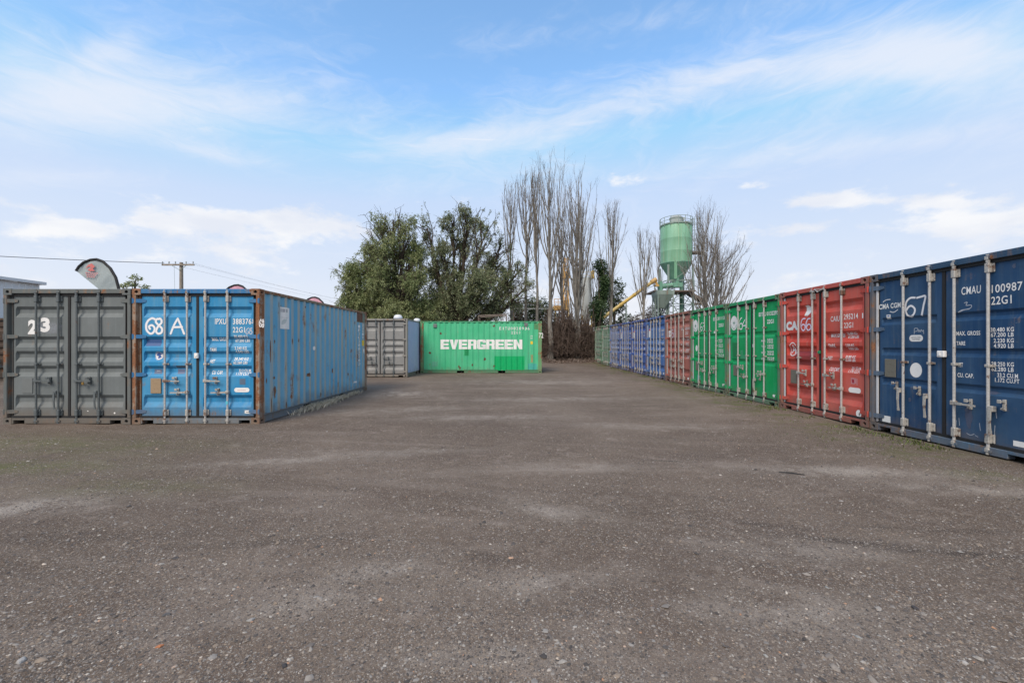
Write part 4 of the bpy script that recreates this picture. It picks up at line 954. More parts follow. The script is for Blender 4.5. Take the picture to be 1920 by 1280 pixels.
def rr6(c, x0, x1, y0, y1, mat, name='patch', off=.0025):
    a = c.hit(*z6(x0, (y0+y1)/2)); b = c.hit(*z6(x1, (y0+y1)/2)); v0 = c.hit(*z6((x0+x1)/2, y1))[1]; v1 = c.hit(*z6((x0+x1)/2, y0))[1]; c.rect(a[0], b[0], v0, v1, 'door', mat, name, off)
lg = decal_mat('lighter_green_repaint', (0.035, .31, .14), .1, 3.); dg = decal_mat('darker_green_repaint', (0.004, .20, .065), .05, 4.)
rr6(c64, 580, 607, 620, 668, lg); rr6(c64, 580, 640, 668, 718, lg); rr6(c64, 500, 548, 545, 690, dg); rr6(c64, 903, 940, 1066, 1090, 'sticker', 'sticker'); rr6(c64, 700, 712, 560, 590, 'sticker', 'sticker')
rr6(c63, 180, 223, 610, 680, lg); rr6(c63, 400, 425, 958, 980, 'sticker', 'sticker'); rr6(c63, 313, 325, 430, 452, 'sticker', 'sticker'); rr6(c63, 145, 180, 870, 935, decal_mat('turquoise_patch', (.10, .38, .30), .2, 5.))
u, v = c63.hit(*z6(140, 600)); c63.disc(u, v, .085, .10, 'door', 'sticker')

# further containers, with lettering laid out like the near ones
def far_marks(c, own, num, tail='22G1', sign=None, wmat='white', logo=None, spray=None, smat='spray'):
    c.text(own, .30, .55, 1.985, .10, mat=wmat, bold=.012); c.text(num, .66, 1.03, 1.985, .10, mat=wmat, bold=.012); c.text(tail, .67, .91, 1.83, .10, mat=wmat, bold=.012)
    weights(c, STD, 0, wmat)
    c.rect(.86, 1.0, .20, .27, 'door', 'sticker', 'sticker')
    if logo:
        c.text(logo[0], -1.0, -.66, 1.86, logo[1], mat='white_clean', bold=.04)
    if sign:
        c.rect(-.98, -.76, 1.74, 2.02, 'door', 'sticker', 'sticker'); c.rect(-.98, -.76, 2.02, 2.11, 'door', sign, 'sticker')
    if spray: c.strokes(spray, .02, mat=smat)
redp = paint('printed_red', (.5, .05, .05), None, 0, .1, 2.)
c = c61 = rc(4, 'faded brick red shipping container between the green and the blue ones', (0.34, 0.095, 0.075), (0.44, 0.20, 0.165), 81.0, 'five', .35, .6, fcol=(.22, .08, .07))
far_marks(c, 'CAXU', '628140', wmat='white_worn', spray=[[(-.50, 2.0), (-.60, 1.95), (-.63, 1.82), (-.58, 1.70), (-.48, 1.72), (-.45, 1.82), (-.54, 1.87), (-.62, 1.82)], [(-.33, 2.02), (-.33, 1.86), (-.33, 1.70)]], smat='spray_lilac')
c.rect(-.98, -.70, 1.72, 1.96, 'door', 'sticker', 'sticker'); c.text('CAI', -.96, -.72, 1.84, .10, mat=decal_mat('pale_red_print', (.6, .3, .3), .1), bold=.03, off=.005)
bcols = [((0.040, 0.125, 0.36), (0.14, 0.24, 0.44)), ((0.030, 0.085, 0.33), (0.10, 0.18, 0.42)), ((0.035, 0.10, 0.34), (0.12, 0.2, 0.43)), ((0.05, 0.12, 0.35), (0.16, 0.24, 0.44))]
blabs = ['mid blue shipping container with a red and white sticker, beside the brick red one', 'deep blue shipping container second from the brick red one', 'mid blue shipping container third from the brick red one', 'worn blue shipping container beside the first weathered green one']
for i in range(4):
    c = rc(5+i, blabs[i], *bcols[i], 91.0+i*2.7, 'five', .25, .55); far_marks(c, ('TEXU', 'GSTU', 'TTNU', 'MAXU')[i], ('403817', '730264', '251960', '614482')[i], sign=redp if i in (0, 1) else (M['pink_ink'] if i == 2 else None))
for i in range(2):
    c = rc(9+i, ['weathered pale green shipping container beside the last blue one', 'weathered pale green shipping container at the far end of the row by the trees'][i], (0.10, 0.26, 0.15), (0.24, 0.38, 0.27), 111.0+i*3.1, 'five' if i else 'two', .35, .6, rod='rod_green'); far_marks(c, 'EISU', ('354901', '371180')[i], wmat='white_worn')
# a brown container glimpsed at the left edge
br = paint('dull_brown_paint', (.075, .052, .042), (.11, .08, .06), .3, .4, 121., .6)
Container('dull brown shipping container half hidden behind the grey one at the far left', (-20.6, 17.6, .03), 0, br, br, br, 'five', 'rod_grey', 'rod_grey', 5.5, plate=None)
# ------------------------------------------------------------------ tubes for wood, leaves
def tubes(P, R, S=3):
    """P (n,k,3) polylines, R (n,k) radii -> vertices, quads"""
    n, k, _ = P.shape
    T = np.gradient(P, axis=1); T /= np.linalg.norm(T, axis=2, keepdims=True)+1e-9
    ref = np.where(np.abs(T[..., 2:3]) < 0.9, np.array([0., 0, 1]), np.array([1., 0, 0]))
    A = np.cross(T, ref); A /= np.linalg.norm(A, axis=2, keepdims=True)+1e-9; B = np.cross(T, A)
    a = np.arange(S)*2*np.pi/S
    V = P[:, :, None]+R[:, :, None, None]*(A[:, :, None]*np.cos(a)[None, None, :, None]+B[:, :, None]*np.sin(a)[None, None, :, None])
    i = np.arange(n)[:, None, None]*k*S; j = np.arange(k-1)[None, :, None]*S; s = np.arange(S)[None, None, :]; s2 = (s+1) % S
    F = np.stack([i+j+s, i+j+s2, i+j+S+s2, i+j+S+s], -1).reshape(-1, 4)
    return V.reshape(-1, 3), F
class Wood:
    def __init__(s): s.V = []; s.F = []; s.n = 0
    def add(s, P, R, S=3):
        P = np.asarray(P, float); R = np.asarray(R, float)
        if P.ndim == 2: P, R = P[None], R[None]
        v, f = tubes(P, R, S); s.V.append(v); s.F.append(f+s.n); s.n += len(v)
    def mesh(s, name): return np_mesh(name, np.concatenate(s.V), np.concatenate(s.F), True)
def curve(p0, d, L, k, up, jit, r, n=1):
    """n wandering shoots from p0 (n,3) with directions d (n,3), lengths L (n)"""
    P = np.zeros((n, k, 3)); P[:, 0] = p0; d = d/np.linalg.norm(d, axis=1, keepdims=True)
    for i in range(1, k):
        d = d+np.array([0, 0, up])/k+r.normal(0, jit, (n, 3)); d /= np.linalg.norm(d, axis=1, keepdims=True)
        P[:, i] = P[:, i-1]+d*(L/(k-1))[:, None]
    return P
def on(P, t):
    """points along polylines P (n,k,3) at fractions t (n,m) -> (n,m,3) and tangents"""
    k = P.shape[1]; x = t*(k-1); i = np.clip(x.astype(int), 0, k-2); f = (x-i)[..., None]; ar = np.arange(P.shape[0])[:, None]
    a, b = P[ar, i], P[ar, i+1]; return a*(1-f)+b*f, b-a
def bark(name, a, b_, sc=6, seed=0.):
    m, t, b = pbsdf(name, 0.85, 0, 0.2); g = t.new('ShaderNodeNewGeometry'); P = g.outputs['Position']
    n = t.noise(t.scale(P, (1, 1, .35)), sc, 7, 0.7, w=seed); t.link(t.mix(t.ramp(n, 0.35, 0.65), a, b_), b.inputs['Base Color'])
    bump(t, b, n, 0.04); return m
def leafmat(name, stops, trans=0.25, seed=0.):
    m, t, b = pbsdf(name, 0.55, 0, 0.3); g = t.new('ShaderNodeNewGeometry')
    c = t.colramp(g.outputs['Random Per Island'], stops); n = t.noise(g.outputs['Position'], 0.7, 4, 0.6, w=seed)
    c = t.mix(t.ramp(n, 0.38, 0.66, 0, 0.5), c, stops[-1][1]); t.link(c, b.inputs['Base Color'])
    tr = t.new('ShaderNodeBsdfTranslucent'); t.link(c, tr.inputs[0]); mx = t.new('ShaderNodeMixShader'); mx.inputs[0].default_value = trans
    t.link(b.outputs[0], mx.inputs[1]); t.link(tr.outputs[0], mx.inputs[2]); t.link(mx.outputs[0], t.n['Material Output'].inputs[0]); return m
def leaves(C, r, L, w, droop=0.8, name='foliage'):
    """one slim folded leaf face at each point of C (n,3)"""
    n = len(C); d = r.normal(0, 1, (n, 3)); d[:, 2] = d[:, 2]*0.5-droop; d /= np.linalg.norm(d, axis=1, keepdims=True)
    s = np.cross(d, r.normal(0, 1, (n, 3))); s /= np.linalg.norm(s, axis=1, keepdims=True)
    l = (L*(0.6+0.8*r.random(n)))[:, None]; ww = (w*(0.6+0.8*r.random(n)))[:, None]
    V = np.stack([C, C+d*l*.45+s*ww, C+d*l, C+d*l*.45-s*ww], 1).reshape(-1, 3)
    return np_mesh(name, V, np.arange(n*4).reshape(n, 4))
BK_PEP = bark('dark_brown_bark', (0.040, 0.030, 0.022), (0.10, 0.078, 0.06), 5, 1.)
BK_POP = bark('pale_grey_poplar_bark', (0.15, 0.135, 0.118), (0.31, 0.29, 0.255), 3, 2.)
BK_TWIG = bark('grey_brown_twig_bark', (0.105, 0.09, 0.08), (0.20, 0.172, 0.15), 3, 3.)
BK_VINE = bark('brown_vine_stems', (0.060, 0.043, 0.034), (0.18, 0.135, 0.11), 4, 4.)
LF_PEP = leafmat('feathery_olive_leaves', [(0, (0.081, 0.120, 0.046)), (0.35, (0.161, 0.214, 0.086)), (0.7, (0.255, 0.305, 0.138)), (1, (0.363, 0.377, 0.188))], .3, 1.)
LF_PEP2 = leafmat('feathery_grey_green_leaves', [(0, (0.068, 0.104, 0.049)), (0.35, (0.133, 0.178, 0.085)), (0.7, (0.225, 0.260, 0.139)), (1, (0.332, 0.334, 0.211))], .3, 2.)
LF_DARK = leafmat('dark_evergreen_leaves', [(0, (0.022, 0.039, 0.020)), (0.5, (0.042, 0.067, 0.031)), (1, (0.084, 0.109, 0.056))], .15, 3.)
LF_IVY = leafmat('ivy_leaves', [(0, (0.018, 0.042, 0.018)), (0.5, (0.036, 0.072, 0.026)), (1, (0.078, 0.117, 0.046))], .15, 4.)
LF_DRY = leafmat('dry_brown_leaves', [(0, (0.05, 0.035, 0.028)), (0.5, (0.10, 0.07, 0.052)), (1, (0.17, 0.13, 0.10))], .1, 5.)

def pepper_tree(label, base, clumps, seed, leafm, n_str=1.0):
    """weeping broad tree: limbs run from the trunk to each clump of the crown, hanging strands carry the leaves"""
    r = np.random.default_rng(seed); bx, by = base; z0 = gz(bx, by); wd = Wood(); L = []
    fork = np.array([bx, by, z0+1.5])
    k = 6; wd.add([[bx, by, z0-.2], [bx+.05, by, z0+.7], fork], [.52, .42, .36], 10)
    for px, py, dd, rx, ry, dens in clumps:
        c = np.array(place(px, py, by+dd)); s = (by+dd)/FPX; RX, RY = rx*s, ry*s
        # main limb
        u = np.linspace(0, 1, 8)[:, None]; mid = fork*0.45+c*0.55+np.array([0, 0, -0.7])+r.normal(0, .3, 3)
        P = (1-u)**2*fork+2*u*(1-u)*mid+u*u*c+r.normal(0, .07, (8, 3))*u
        wd.add(P, np.linspace(.20, .045, 8)*(0.7+.5*r.random()), 7)
        nb = int(9+rx/5); t_ = .45+.55*r.random((1, nb)); q, _ = on(P[None], t_); q = q[0]
        tgt = c+r.normal(0, .55, (nb, 3))*np.array([RX, RX*.9, RY]); B = curve(q, tgt-q+1e-3, np.linalg.norm(tgt-q, axis=1)*.98, 6, -.1, .13, r, nb)
        wd.add(B, np.linspace(.045, .014, 6)[None]*np.ones((nb, 1)), 4)
        m = 6; q, tg = on(B, .3+.7*r.random((nb, m))); q = q.reshape(-1, 3); tg = tg.reshape(-1, 3)+r.normal(0, .25, (nb*m, 3))
        T = curve(q, tg+r.normal(0, .2, tg.shape), .4+.7*r.random(nb*m), 5, -.1, .2, r, nb*m); wd.add(T, np.linspace(.014, .006, 5)[None]*np.ones((nb*m, 1)), 3)
        # hanging strands from the twigs and from points through the clump
        ns = int(dens**1.35*n_str*rx*ry/3.9); 
        a = r.normal(0, 1, (ns, 3)); a /= np.linalg.norm(a, axis=1, keepdims=True); a *= (r.random((ns, 1))**.45)
        st = c+a*np.array([RX*1.12, RX*1.0, RY*1.12]); q, _ = on(T, r.random((len(T), 3))); q = q.reshape(-1, 3); nq = int(ns*.8)
        # lumpiness: gather the strands round a few centres so sky shows between
        cen = st[r.integers(0, ns, max(4, ns//15))]; st = st*.20+cen[r.integers(0, len(cen), ns)]*.80+r.normal(0, .15, (ns, 3))
        st = np.concatenate([st, q[r.integers(0, len(q), nq)]]) if nq else st; ns = len(st)
        Ls = .25+.85*r.random(ns)**1.5; d0 = r.normal(0, 1, (ns, 3)); d0[:, 2] = .1+.3*r.random(ns)
        H = curve(st, d0, Ls, 7, -4.2, .12, r, ns)
        nl = 20; pts, _ = on(H, r.random((ns, nl))); pts = pts.reshape(-1, 3)+r.normal(0, .035, (ns*nl, 3)); L.append(pts)
        wd.add(H[::9], np.full((len(H[::9]), 7), .004), 3)
    root = bpy.data.objects.new('pepper_tree', None); COL.objects.link(root); root.location = (bx, by, z0); root['label'] = label; root['category'] = 'tree'
    off = (-bx, -by, -z0)
    link('trunk', wd.mesh('trunk'), BK_PEP, root, off); link('crown', leaves(np.concatenate(L), r, .165, .023, .9, 'crown'), leafm, root, off)
    return root
pepper_tree('broad weeping evergreen tree on the left of the pair behind the grey container', (place(742, 640, 30.5).x, 30.5),
    [(683, 505, 0, 34, 34, .8), (655, 520, -.8, 20, 40, .8), (668, 565, -.5, 34, 36, 1.1), (700, 470, .6, 26, 24, .6), (738, 412, .3, 32, 24, .5), (715, 430, 0, 20, 16, .4), (760, 425, -.3, 24, 28, .5), (720, 460, -1, 26, 22, .6),
     (748, 468, .4, 26, 24, .6), (782, 470, .2, 22, 38, .9), (715, 520, -1, 34, 34, .9), (700, 575, .5, 38, 26, 1.3), (760, 525, 1.2, 38, 30, .9), (745, 580, -.8, 42, 24, 1.5), (790, 575, 0, 40, 24, 1.5), (660, 590, -.5, 16, 18, .7), (780, 515, -1.5, 24, 26, .7), (720, 600, 1, 60, 14, 1.2)], 11, LF_PEP)
pepper_tree('broad weeping evergreen tree, right one of the pair, above the green EVERGREEN container', (place(852, 640, 31.5).x, 31.5),
    [(803, 430, .6, 16, 28, .5), (845, 412, 0, 26, 18, .55), (878, 398, .5, 32, 18, .6), (905, 420, -.5, 18, 24, .6), (830, 462, -.3, 22, 26, .6), (868, 452, 1.4, 32, 28, .45), (905, 470, -.6, 22, 16, .35), (820, 505, 1, 26, 30, .9), (850, 520, -.6, 24, 30, .7),
     (925, 492, .6, 26, 22, .7), (905, 520, -1.2, 34, 26, 1.1), (950, 528, .2, 28, 26, .8), (880, 560, -.4, 34, 24, 1.1), (920, 570, .2, 38, 18, .9), (830, 560, .4, 34, 30, 1.2), (812, 588, -.6, 36, 16, 1.4), (975, 505, .4, 18, 26, .35), (990, 535, -.4, 20, 24, .28), (955, 570, .8, 22, 14, .45), (940, 455, .2, 20, 14, .22), (868, 590, 1.2, 20, 12, .7)], 23, LF_PEP2)

def poplar(label, px, y, top, wpx, base_frac=.2, seed=0, spread=.42, trunk_r=.2, lean=0., stems=1, nl=30, curl=1.3, group='bare winter poplars beyond the far end of the yard'):
    """leafless upright tree: steep limbs from low on the trunk, each set with long straight twigs"""
    r = np.random.default_rng(seed); s = y/FPX; bx = (px-CX)*s; z0 = gz(bx, y); H = EYE+(HY-top)*s-z0; RW = wpx*s/2
    w1 = Wood(); w2 = Wood(); P0 = []
    for si in range(stems):
        n = 12; u = np.linspace(0, 1, n); h = H*(1 if si == 0 else .82+.12*r.random()); ox = 0 if si == 0 else (r.random()-.5)*RW*1.0
        T = np.stack([lean*u*H+ox*u**.7+.06*np.sin(u*7+seed)+r.normal(0, .03, n), r.normal(0, .04, n)+(0 if si == 0 else (r.random()-.5)*RW)*u, h*u], 1); T[0, :2] = (0 if si == 0 else (r.random()-.5)*.25, 0); T[0, 2] = -.2
        R = trunk_r*(.92 if si == 0 else .6)*(1-u)**1.35+.008; R[0] *= 1.25; w1.add(T, R, 9); P0.append(T)
        m = int(nl*.72) if si == 0 else int(nl*.55)
        f = np.sort(base_frac+(.84-base_frac)*r.random(m))[None]; q, tg = on(T[None], f); q = q[0]; f = f[0]
        a = r.random(m)*2*np.pi; out = np.stack([np.cos(a), np.sin(a), np.zeros(m)], 1)
        L = h*(1-f)*(.50+.52*r.random(m)); L = np.minimum(L, H*(.45+.25*r.random(m)))
        k = 9; prof = np.linspace(0, 1, k)[None]; rad = (RW*(.30+.95*r.random(m))*np.minimum(1, (1.05-f)*1.9))[:, None]
        X = rad*(.35*(1-np.exp(-curl*2.6*prof))+.65*prof**.9)*1.15; Zz = L[:, None]*(prof**1.15)
        B = q[:, None]+out[:, None]*X[..., None]+np.stack([np.zeros_like(Zz), np.zeros_like(Zz), Zz], -1)+np.cumsum(r.normal(0, .03, (m, k, 3)), 1)
        rb = np.minimum(.05, .006+.0085*L)[:, None]*(1-.85*prof)+.004; w1.add(B, rb, 5)
        m2 = 9; t2 = .18+.80*r.random((m, m2)); q2, g2 = on(B, t2); q2 = q2.reshape(-1, 3); g2 = g2.reshape(-1, 3); g2 /= np.linalg.norm(g2, axis=1, keepdims=True)
        N = len(q2); d = g2+r.normal(0, .30, (N, 3)); L2 = (np.repeat(L, m2)*.20+.40)*(.3+.9*r.random(N)**1.4)
        C = curve(q2, d, L2, 5, .9, .07, r, N); w2.add(C, np.linspace(.0085, .0035, 5)[None]*np.ones((N, 1)), 3)
        m3 = 3; q3, g3 = on(C, .15+.8*r.random((N, m3))); q3 = q3.reshape(-1, 3); g3 = g3.reshape(-1, 3); g3 /= np.linalg.norm(g3, axis=1, keepdims=True); N3 = len(q3)
        C3 = curve(q3, g3+r.normal(0, .35, (N3, 3)), .18+.5*r.random(N3)*np.repeat(L2, m3)**.5, 3, .6, .08, r, N3); w2.add(C3, np.linspace(.0045, .0025, 3)[None]*np.ones((N3, 1)), 3)
        # fine shoots straight off the trunk
        ms = 22; q4, _ = on(T[None], (.03+.9*r.random(ms))[None]); q4 = q4[0]; a = r.random(ms)*2*np.pi
        C4 = curve(q4, np.stack([np.cos(a), np.sin(a), .8+r.random(ms)], 1), .5+.9*r.random(ms), 5, 1.2, .08, r, ms); w2.add(C4, np.linspace(.011, .004, 5)[None]*np.ones((ms, 1)), 3)
    root = bpy.data.objects.new('poplar_tree', None); COL.objects.link(root); root.location = (bx, y, z0); root['label'] = label; root['category'] = 'tree'; root['group'] = group
    link('trunk', w1.mesh('trunk'), BK_POP, root); link('twigs', w2.mesh('twigs'), BK_TWIG, root, kind='stuff')
    return root
poplar('slim bare poplar standing nearest to the leafy trees', 963, 33.6, 345, 40, .42, 3, trunk_r=.17, lean=-.03, nl=24)
poplar('tall bare poplar second from the leafy trees', 986, 34.6, 312, 44, .34, 4, trunk_r=.18, nl=30)
poplar('tall bare poplar with a leaning trunk, third from the leafy trees', 1008, 33.2, 330, 40, .40, 5, trunk_r=.17, lean=-.02, nl=26)
poplar('tallest bare poplar, in the middle of the group with a thick pale trunk', 1032, 32.6, 306, 56, .25, 6, trunk_r=.23, lean=-.012, nl=34)
poplar('bare poplar rising behind the brown thicket with a thin trunk', 1054, 35.4, 350, 46, .22, 7, trunk_r=.17, nl=26)
poplar('widest bare poplar with many steep limbs over the brown thicket', 1083, 33.0, 328, 74, .12, 8, trunk_r=.26, nl=46, stems=2)
poplar('bare poplar standing beside the ivy covered trunk', 1146, 34.2, 378, 52, .26, 9, trunk_r=.21, nl=32, lean=.008)
poplar('slim bare poplar behind the blue containers, left of the silo', 1207, 37.5, 428, 42, .22, 10, trunk_r=.18, nl=26)
poplar('slender bare poplar crossing behind the yellow conveyor, close beside the silo', 1236, 43.5, 440, 38, .25, 12, trunk_r=.16, nl=18)
poplar('spreading bare tree standing right of the silo', 1322, 35.0, 386, 62, .2, 13, trunk_r=.24, nl=40, stems=2, curl=1.0)
poplar('low spreading bare tree with outward leaning limbs, rightmost of the bare trees', 1344, 33.5, 432, 118, .08, 14, trunk_r=.19, nl=40, stems=3, curl=.55)
poplar('thin bare poplar behind the ivy covered trunk', 1118, 37.0, 470, 34, .2, 15, trunk_r=.13, nl=18)

# ivy-clad trunk, hedges, thicket
def leafy(name, label, cat, pts, base, leafm, seed, L=.12, w=.04, droop=.3, trunk=None, kind=None):
    r = np.random.default_rng(seed); root = bpy.data.objects.new(name, None); COL.objects.link(root); root.location = base; root['label'] = label; root['category'] = cat
    off = tuple(-b for b in base)
    link('crown', leaves(pts, r, L, w, droop, 'crown'), leafm, root, off)
    if trunk: link('trunk', trunk.mesh('trunk'), BK_PEP, root, off)
    return root
def blobs(r, specs, y):
    out = []
    for px, py, dd, rx, ry, n in specs:
        c = np.array(place(px, py, y+dd)); s = (y+dd)/FPX; a = r.normal(0, 1, (n, 3)); a /= np.linalg.norm(a, axis=1, keepdims=True); a *= r.random((n, 1))**.33
        lump = 1+.25*np.sin(a[:, :1]*9+px)*np.sin(a[:, 2:]*8+py)
        out.append(c+a*lump*np.array([rx*s, rx*s*.9, ry*s])+r.normal(0, .07, (n, 3)))
    return np.concatenate(out)
r = np.random.default_rng(77)
iv = [(1126+6*math.sin(i*.9)+(i > 7)*2, 668-i*15.5, .3*math.sin(i*2.), 12+5*math.sin(i*1.3)-(i > 9)*4, 13, 1500-70*i) for i in range(12)]
tw = Wood(); b0 = place(1128, 668, 33.8); tw.add([tuple(place(1128-i, 668-i*26, 33.8)) for i in range(7)], np.linspace(.2, .04, 7), 8)
leafy('ivy_covered_tree', 'dark green ivy covered tree beside the far end of the container row', 'tree', blobs(r, iv, 33.8), (b0.x, 33.8, gz(b0.x, 33.8)), LF_IVY, 5, .14, .05, .3, tw)
def round_tree(label, px, y, specs, leafm, seed, L=.16, w=.05):
    rr_ = np.random.default_rng(seed); b = place(px, HY, y); z0 = gz(b.x, y); tw = Wood(); z1 = EYE+(HY-min(s_[1] for s_ in specs))*y/FPX
    tw.add([(b.x, y, z0-.1), (b.x+.1, y, (z0+z1)/2), (b.x, y, z1-.4)], [.2, .14, .04], 8)
    for s_ in specs:
        c = place(s_[0], s_[1], y+s_[2]); tw.add([(b.x+.05, y, z0+(z1-z0)*.35), tuple((Vector((b.x, y, z0+(z1-z0)*.5))+c)/2), tuple(c)], [.09, .06, .03], 5)
    return leafy('bushy_tree', label, 'tree', blobs(rr_, specs, y), (b.x, y, z0), leafm, seed, L, w, .1, tw)
round_tree('round dark pine-like tree seen behind the bare poplar beside the ivy', 1150, 44, [(1150, 545, 0, 20, 24, 2200), (1158, 575, 0, 16, 14, 1200), (1138, 570, .4, 16, 26, 1500), (1130, 610, 0, 22, 30, 1800)], LF_DARK, 31)
round_tree('small dark bush showing just above the farthest blue container', 1172, 48, [(1172, 600, 0, 13, 12, 900), (1160, 608, .3, 8, 10, 400), (1180, 615, 0, 14, 16, 500)], LF_DARK, 32)
round_tree('dense dark green tree behind the slim poplars, left of the thicket', 1000, 42, [(985, 585, 0, 26, 24, 2600), (1010, 580, .4, 26, 22, 2400), (1030, 600, 0, 24, 24, 1600), (972, 610, .2, 20, 26, 1700), (1005, 620, 0, 40, 28, 3200)], LF_DARK, 33)
round_tree('brownish bush behind the corner of the green container', 968, 39, [(970, 590, 0, 9, 24, 900), (966, 625, 0, 12, 26, 1100)], LF_DRY, 34)
round_tree('dry brown shrub showing above the blue containers below the hopper', 1222, 42, [(1205, 596, 0, 18, 10, 900), (1228, 586, .3, 20, 16, 1600), (1238, 604, 0, 26, 16, 1300), (1190, 604, 0, 14, 10, 500), (1250, 615, 0, 40, 20, 900)], LF_DRY, 35, .12, .03)
round_tree('small gum tree top showing above the grey container', 252, 46, [(255, 520, 0, 8, 4, 90), (248, 532, 0, 9, 5, 120), (231, 536, 0, 8, 3.5, 70), (272, 538, 0, 7, 4, 70), (252, 548, 0, 18, 6, 160)], LF_PEP, 36, .24, .07)
# tangled brown creeper stems under the poplars
r = np.random.default_rng(8); th = Wood(); n = 3600
x = r.normal(0, 1, n); px_ = np.where(r.random(n) < .6, 1062+x*26, 1015+r.random(n)*100); y = 33.2+r.normal(0, .7, n)+.4
hh = 2.0*np.exp(-((px_-1066)/24)**2)+1.0+.6*np.sin(px_*.15)+.4*np.sin(px_*.41); z = gz(2, 34)+r.random(n)*hh; z[:1400] = gz(2, 34)+r.random(1400)*.8
q = np.stack([(px_-CX)*y/FPX, y, z], 1); d = r.normal(0, 1, (n, 3)); d[:, 2] = np.abs(d[:, 2])*1.6+.2
C = curve(q, d, .7+1.3*r.random(n), 6, -1.2, .3, r, n); th.add(C, np.linspace(.016, .006, 6)[None]*np.ones((n, 1)), 3)
m = 260; px_ = 1022+r.random(m)*92; y = 33.6+r.normal(0, .5, m); q = np.stack([(px_-CX)*y/FPX, y, np.full(m, gz(2, 34))], 1); d = r.normal(0, .14, (m, 3)); d[:, 2] = 1
th.add(curve(q, d, 1.6+2.6*r.random(m), 8, .2, .09, r, m), np.linspace(.045, .012, 8)[None]*np.ones((m, 1)), 4)
link('thicket', th.mesh('thicket'), BK_VINE, label='tangled leafless brown creeper stems under the bare poplars', cat='thicket', kind='stuff')
nl = 9000; px_ = 960+r.random(nl)*165; y = 34.0+r.random(nl)*1.6; zt = 1.5+1.1*np.exp(-((px_-1066)/30)**2)+.5*np.sin(px_*.2); C = np.stack([(px_-CX)*y/FPX, y, gz(2, 34)+r.random(nl)*zt], 1)
link('undergrowth', leaves(C, r, .13, .045, .3, 'undergrowth'), LF_DRY, label='dead brown leaves and undergrowth between the poplar trunks', cat='undergrowth', kind='stuff')
nl = 5000; px_ = 962+r.random(nl)*150; y = 35.6+r.random(nl)*1.4; zt = 1.7+.7*np.sin(px_*.13)+.4*np.sin(px_*.5); C = np.stack([(px_-CX)*y/FPX, y, gz(2, 36)+r.random(nl)*zt], 1)
link('undergrowth', leaves(C, r, .14, .05, .2, 'undergrowth'), LF_DARK, label='dark green low undergrowth behind the poplar trunks', cat='undergrowth', kind='stuff')
nl = 9000; y = 30.9+r.random(nl)**.8*3.6; X = .5+r.random(nl)*7.2; f_ = .5+.5*np.sin(X*2.3)*np.sin(y*3.1); k = r.random(nl) < .35+.65*f_; X, y = X[k], y[k]
C = np.stack([X, y, ground_z(X, y)+.02+.05*r.random(len(X))], 1)
link('leaf_litter', leaves(C, r, .10, .035, .0, 'leaf_litter'), leafmat('fallen_leaves', [(0, (.06, .04, .03)), (.6, (.15, .105, .08)), (1, (.27, .22, .19))], .0), label='fallen dead leaves and twigs on the rise at the end of the yard', cat='leaf litter', kind='stuff')

# grass: dry tufts beside the blue container, green weeds along the right-hand row
def grass(name, label, pts, r, L, w, mat):
    n = len(pts); a = r.random(n)*2*np.pi; lean = .5*r.random(n); d = np.stack([np.cos(a)*lean, np.sin(a)*lean, np.ones(n)], 1); s = np.stack([-np.sin(a), np.cos(a), np.zeros(n)], 1)
    l = (L*(.4+.9*r.random(n)))[:, None]; V = np.stack([pts-s*w, pts+s*w, pts+d*l*.6+s*w*.6+d*0, pts+d*l+np.stack([np.cos(a), np.sin(a), np.zeros(n)], 1)*l*.35], 1).reshape(-1, 3)
    link(name, np_mesh(name, V, np.arange(n*4).reshape(n, 4)), mat, label=label, cat='grass', kind='stuff')
r = np.random.default_rng(9); G_DRY = leafmat('dry_straw_grass', [(0, (.34, .30, .22)), (.6, (.52, .47, .37)), (1, (.64, .60, .50))], .2); G_GRN = leafmat('low_green_weeds', [(0, (.05, .075, .018)), (.6, (.10, .13, .032)), (1, (.17, .19, .06))], .2)
def tuft(specs, n, sg):
    out = []
    for x, y, sx, sy, k in specs:
        m = int(n*k); X = x+r.normal(0, sx, m); Y = y+r.normal(0, sy, m); out.append(np.stack([X, Y, ground_z(X, Y)], 1))
    return np.concatenate(out)
grass('dry_grass', 'dry pale grass tufts growing along the foot of the blue container side', tuft([(-4.76, 10.2, .06, .35, 1), (-4.72, 10.9, .07, .3, 1.1), (-4.80, 11.9, .05, .25, .7), (-4.82, 12.9, .05, .35, .4), (-4.68, 10.5, .09, .5, .5)], 520, 0), r, .10, .004, G_DRY)
yy = 5.0+26*r.random(3600)**1.2; xx = 5.92-np.abs(r.normal(0, .20, 3600)); k = (np.sin(yy*2.1)+np.sin(yy*5.3+1) > .0); xx, yy = xx[k], yy[k]
grass('weeds', 'low green weeds and moss along the foot of the right-hand container row', np.stack([xx, yy, ground_z(xx, yy)], 1), r, .045, .006, G_GRN)
X = 5.0+r.normal(0, .35, 500); Y = 6.8+r.normal(0, .8, 500); k = np.sin(X*7)*np.sin(Y*6) > .2; grass('weeds', 'sparse green weeds in the gravel before the red and navy containers', np.stack([X[k], Y[k], ground_z(X[k], Y[k])], 1), r, .025, .005, G_GRN)

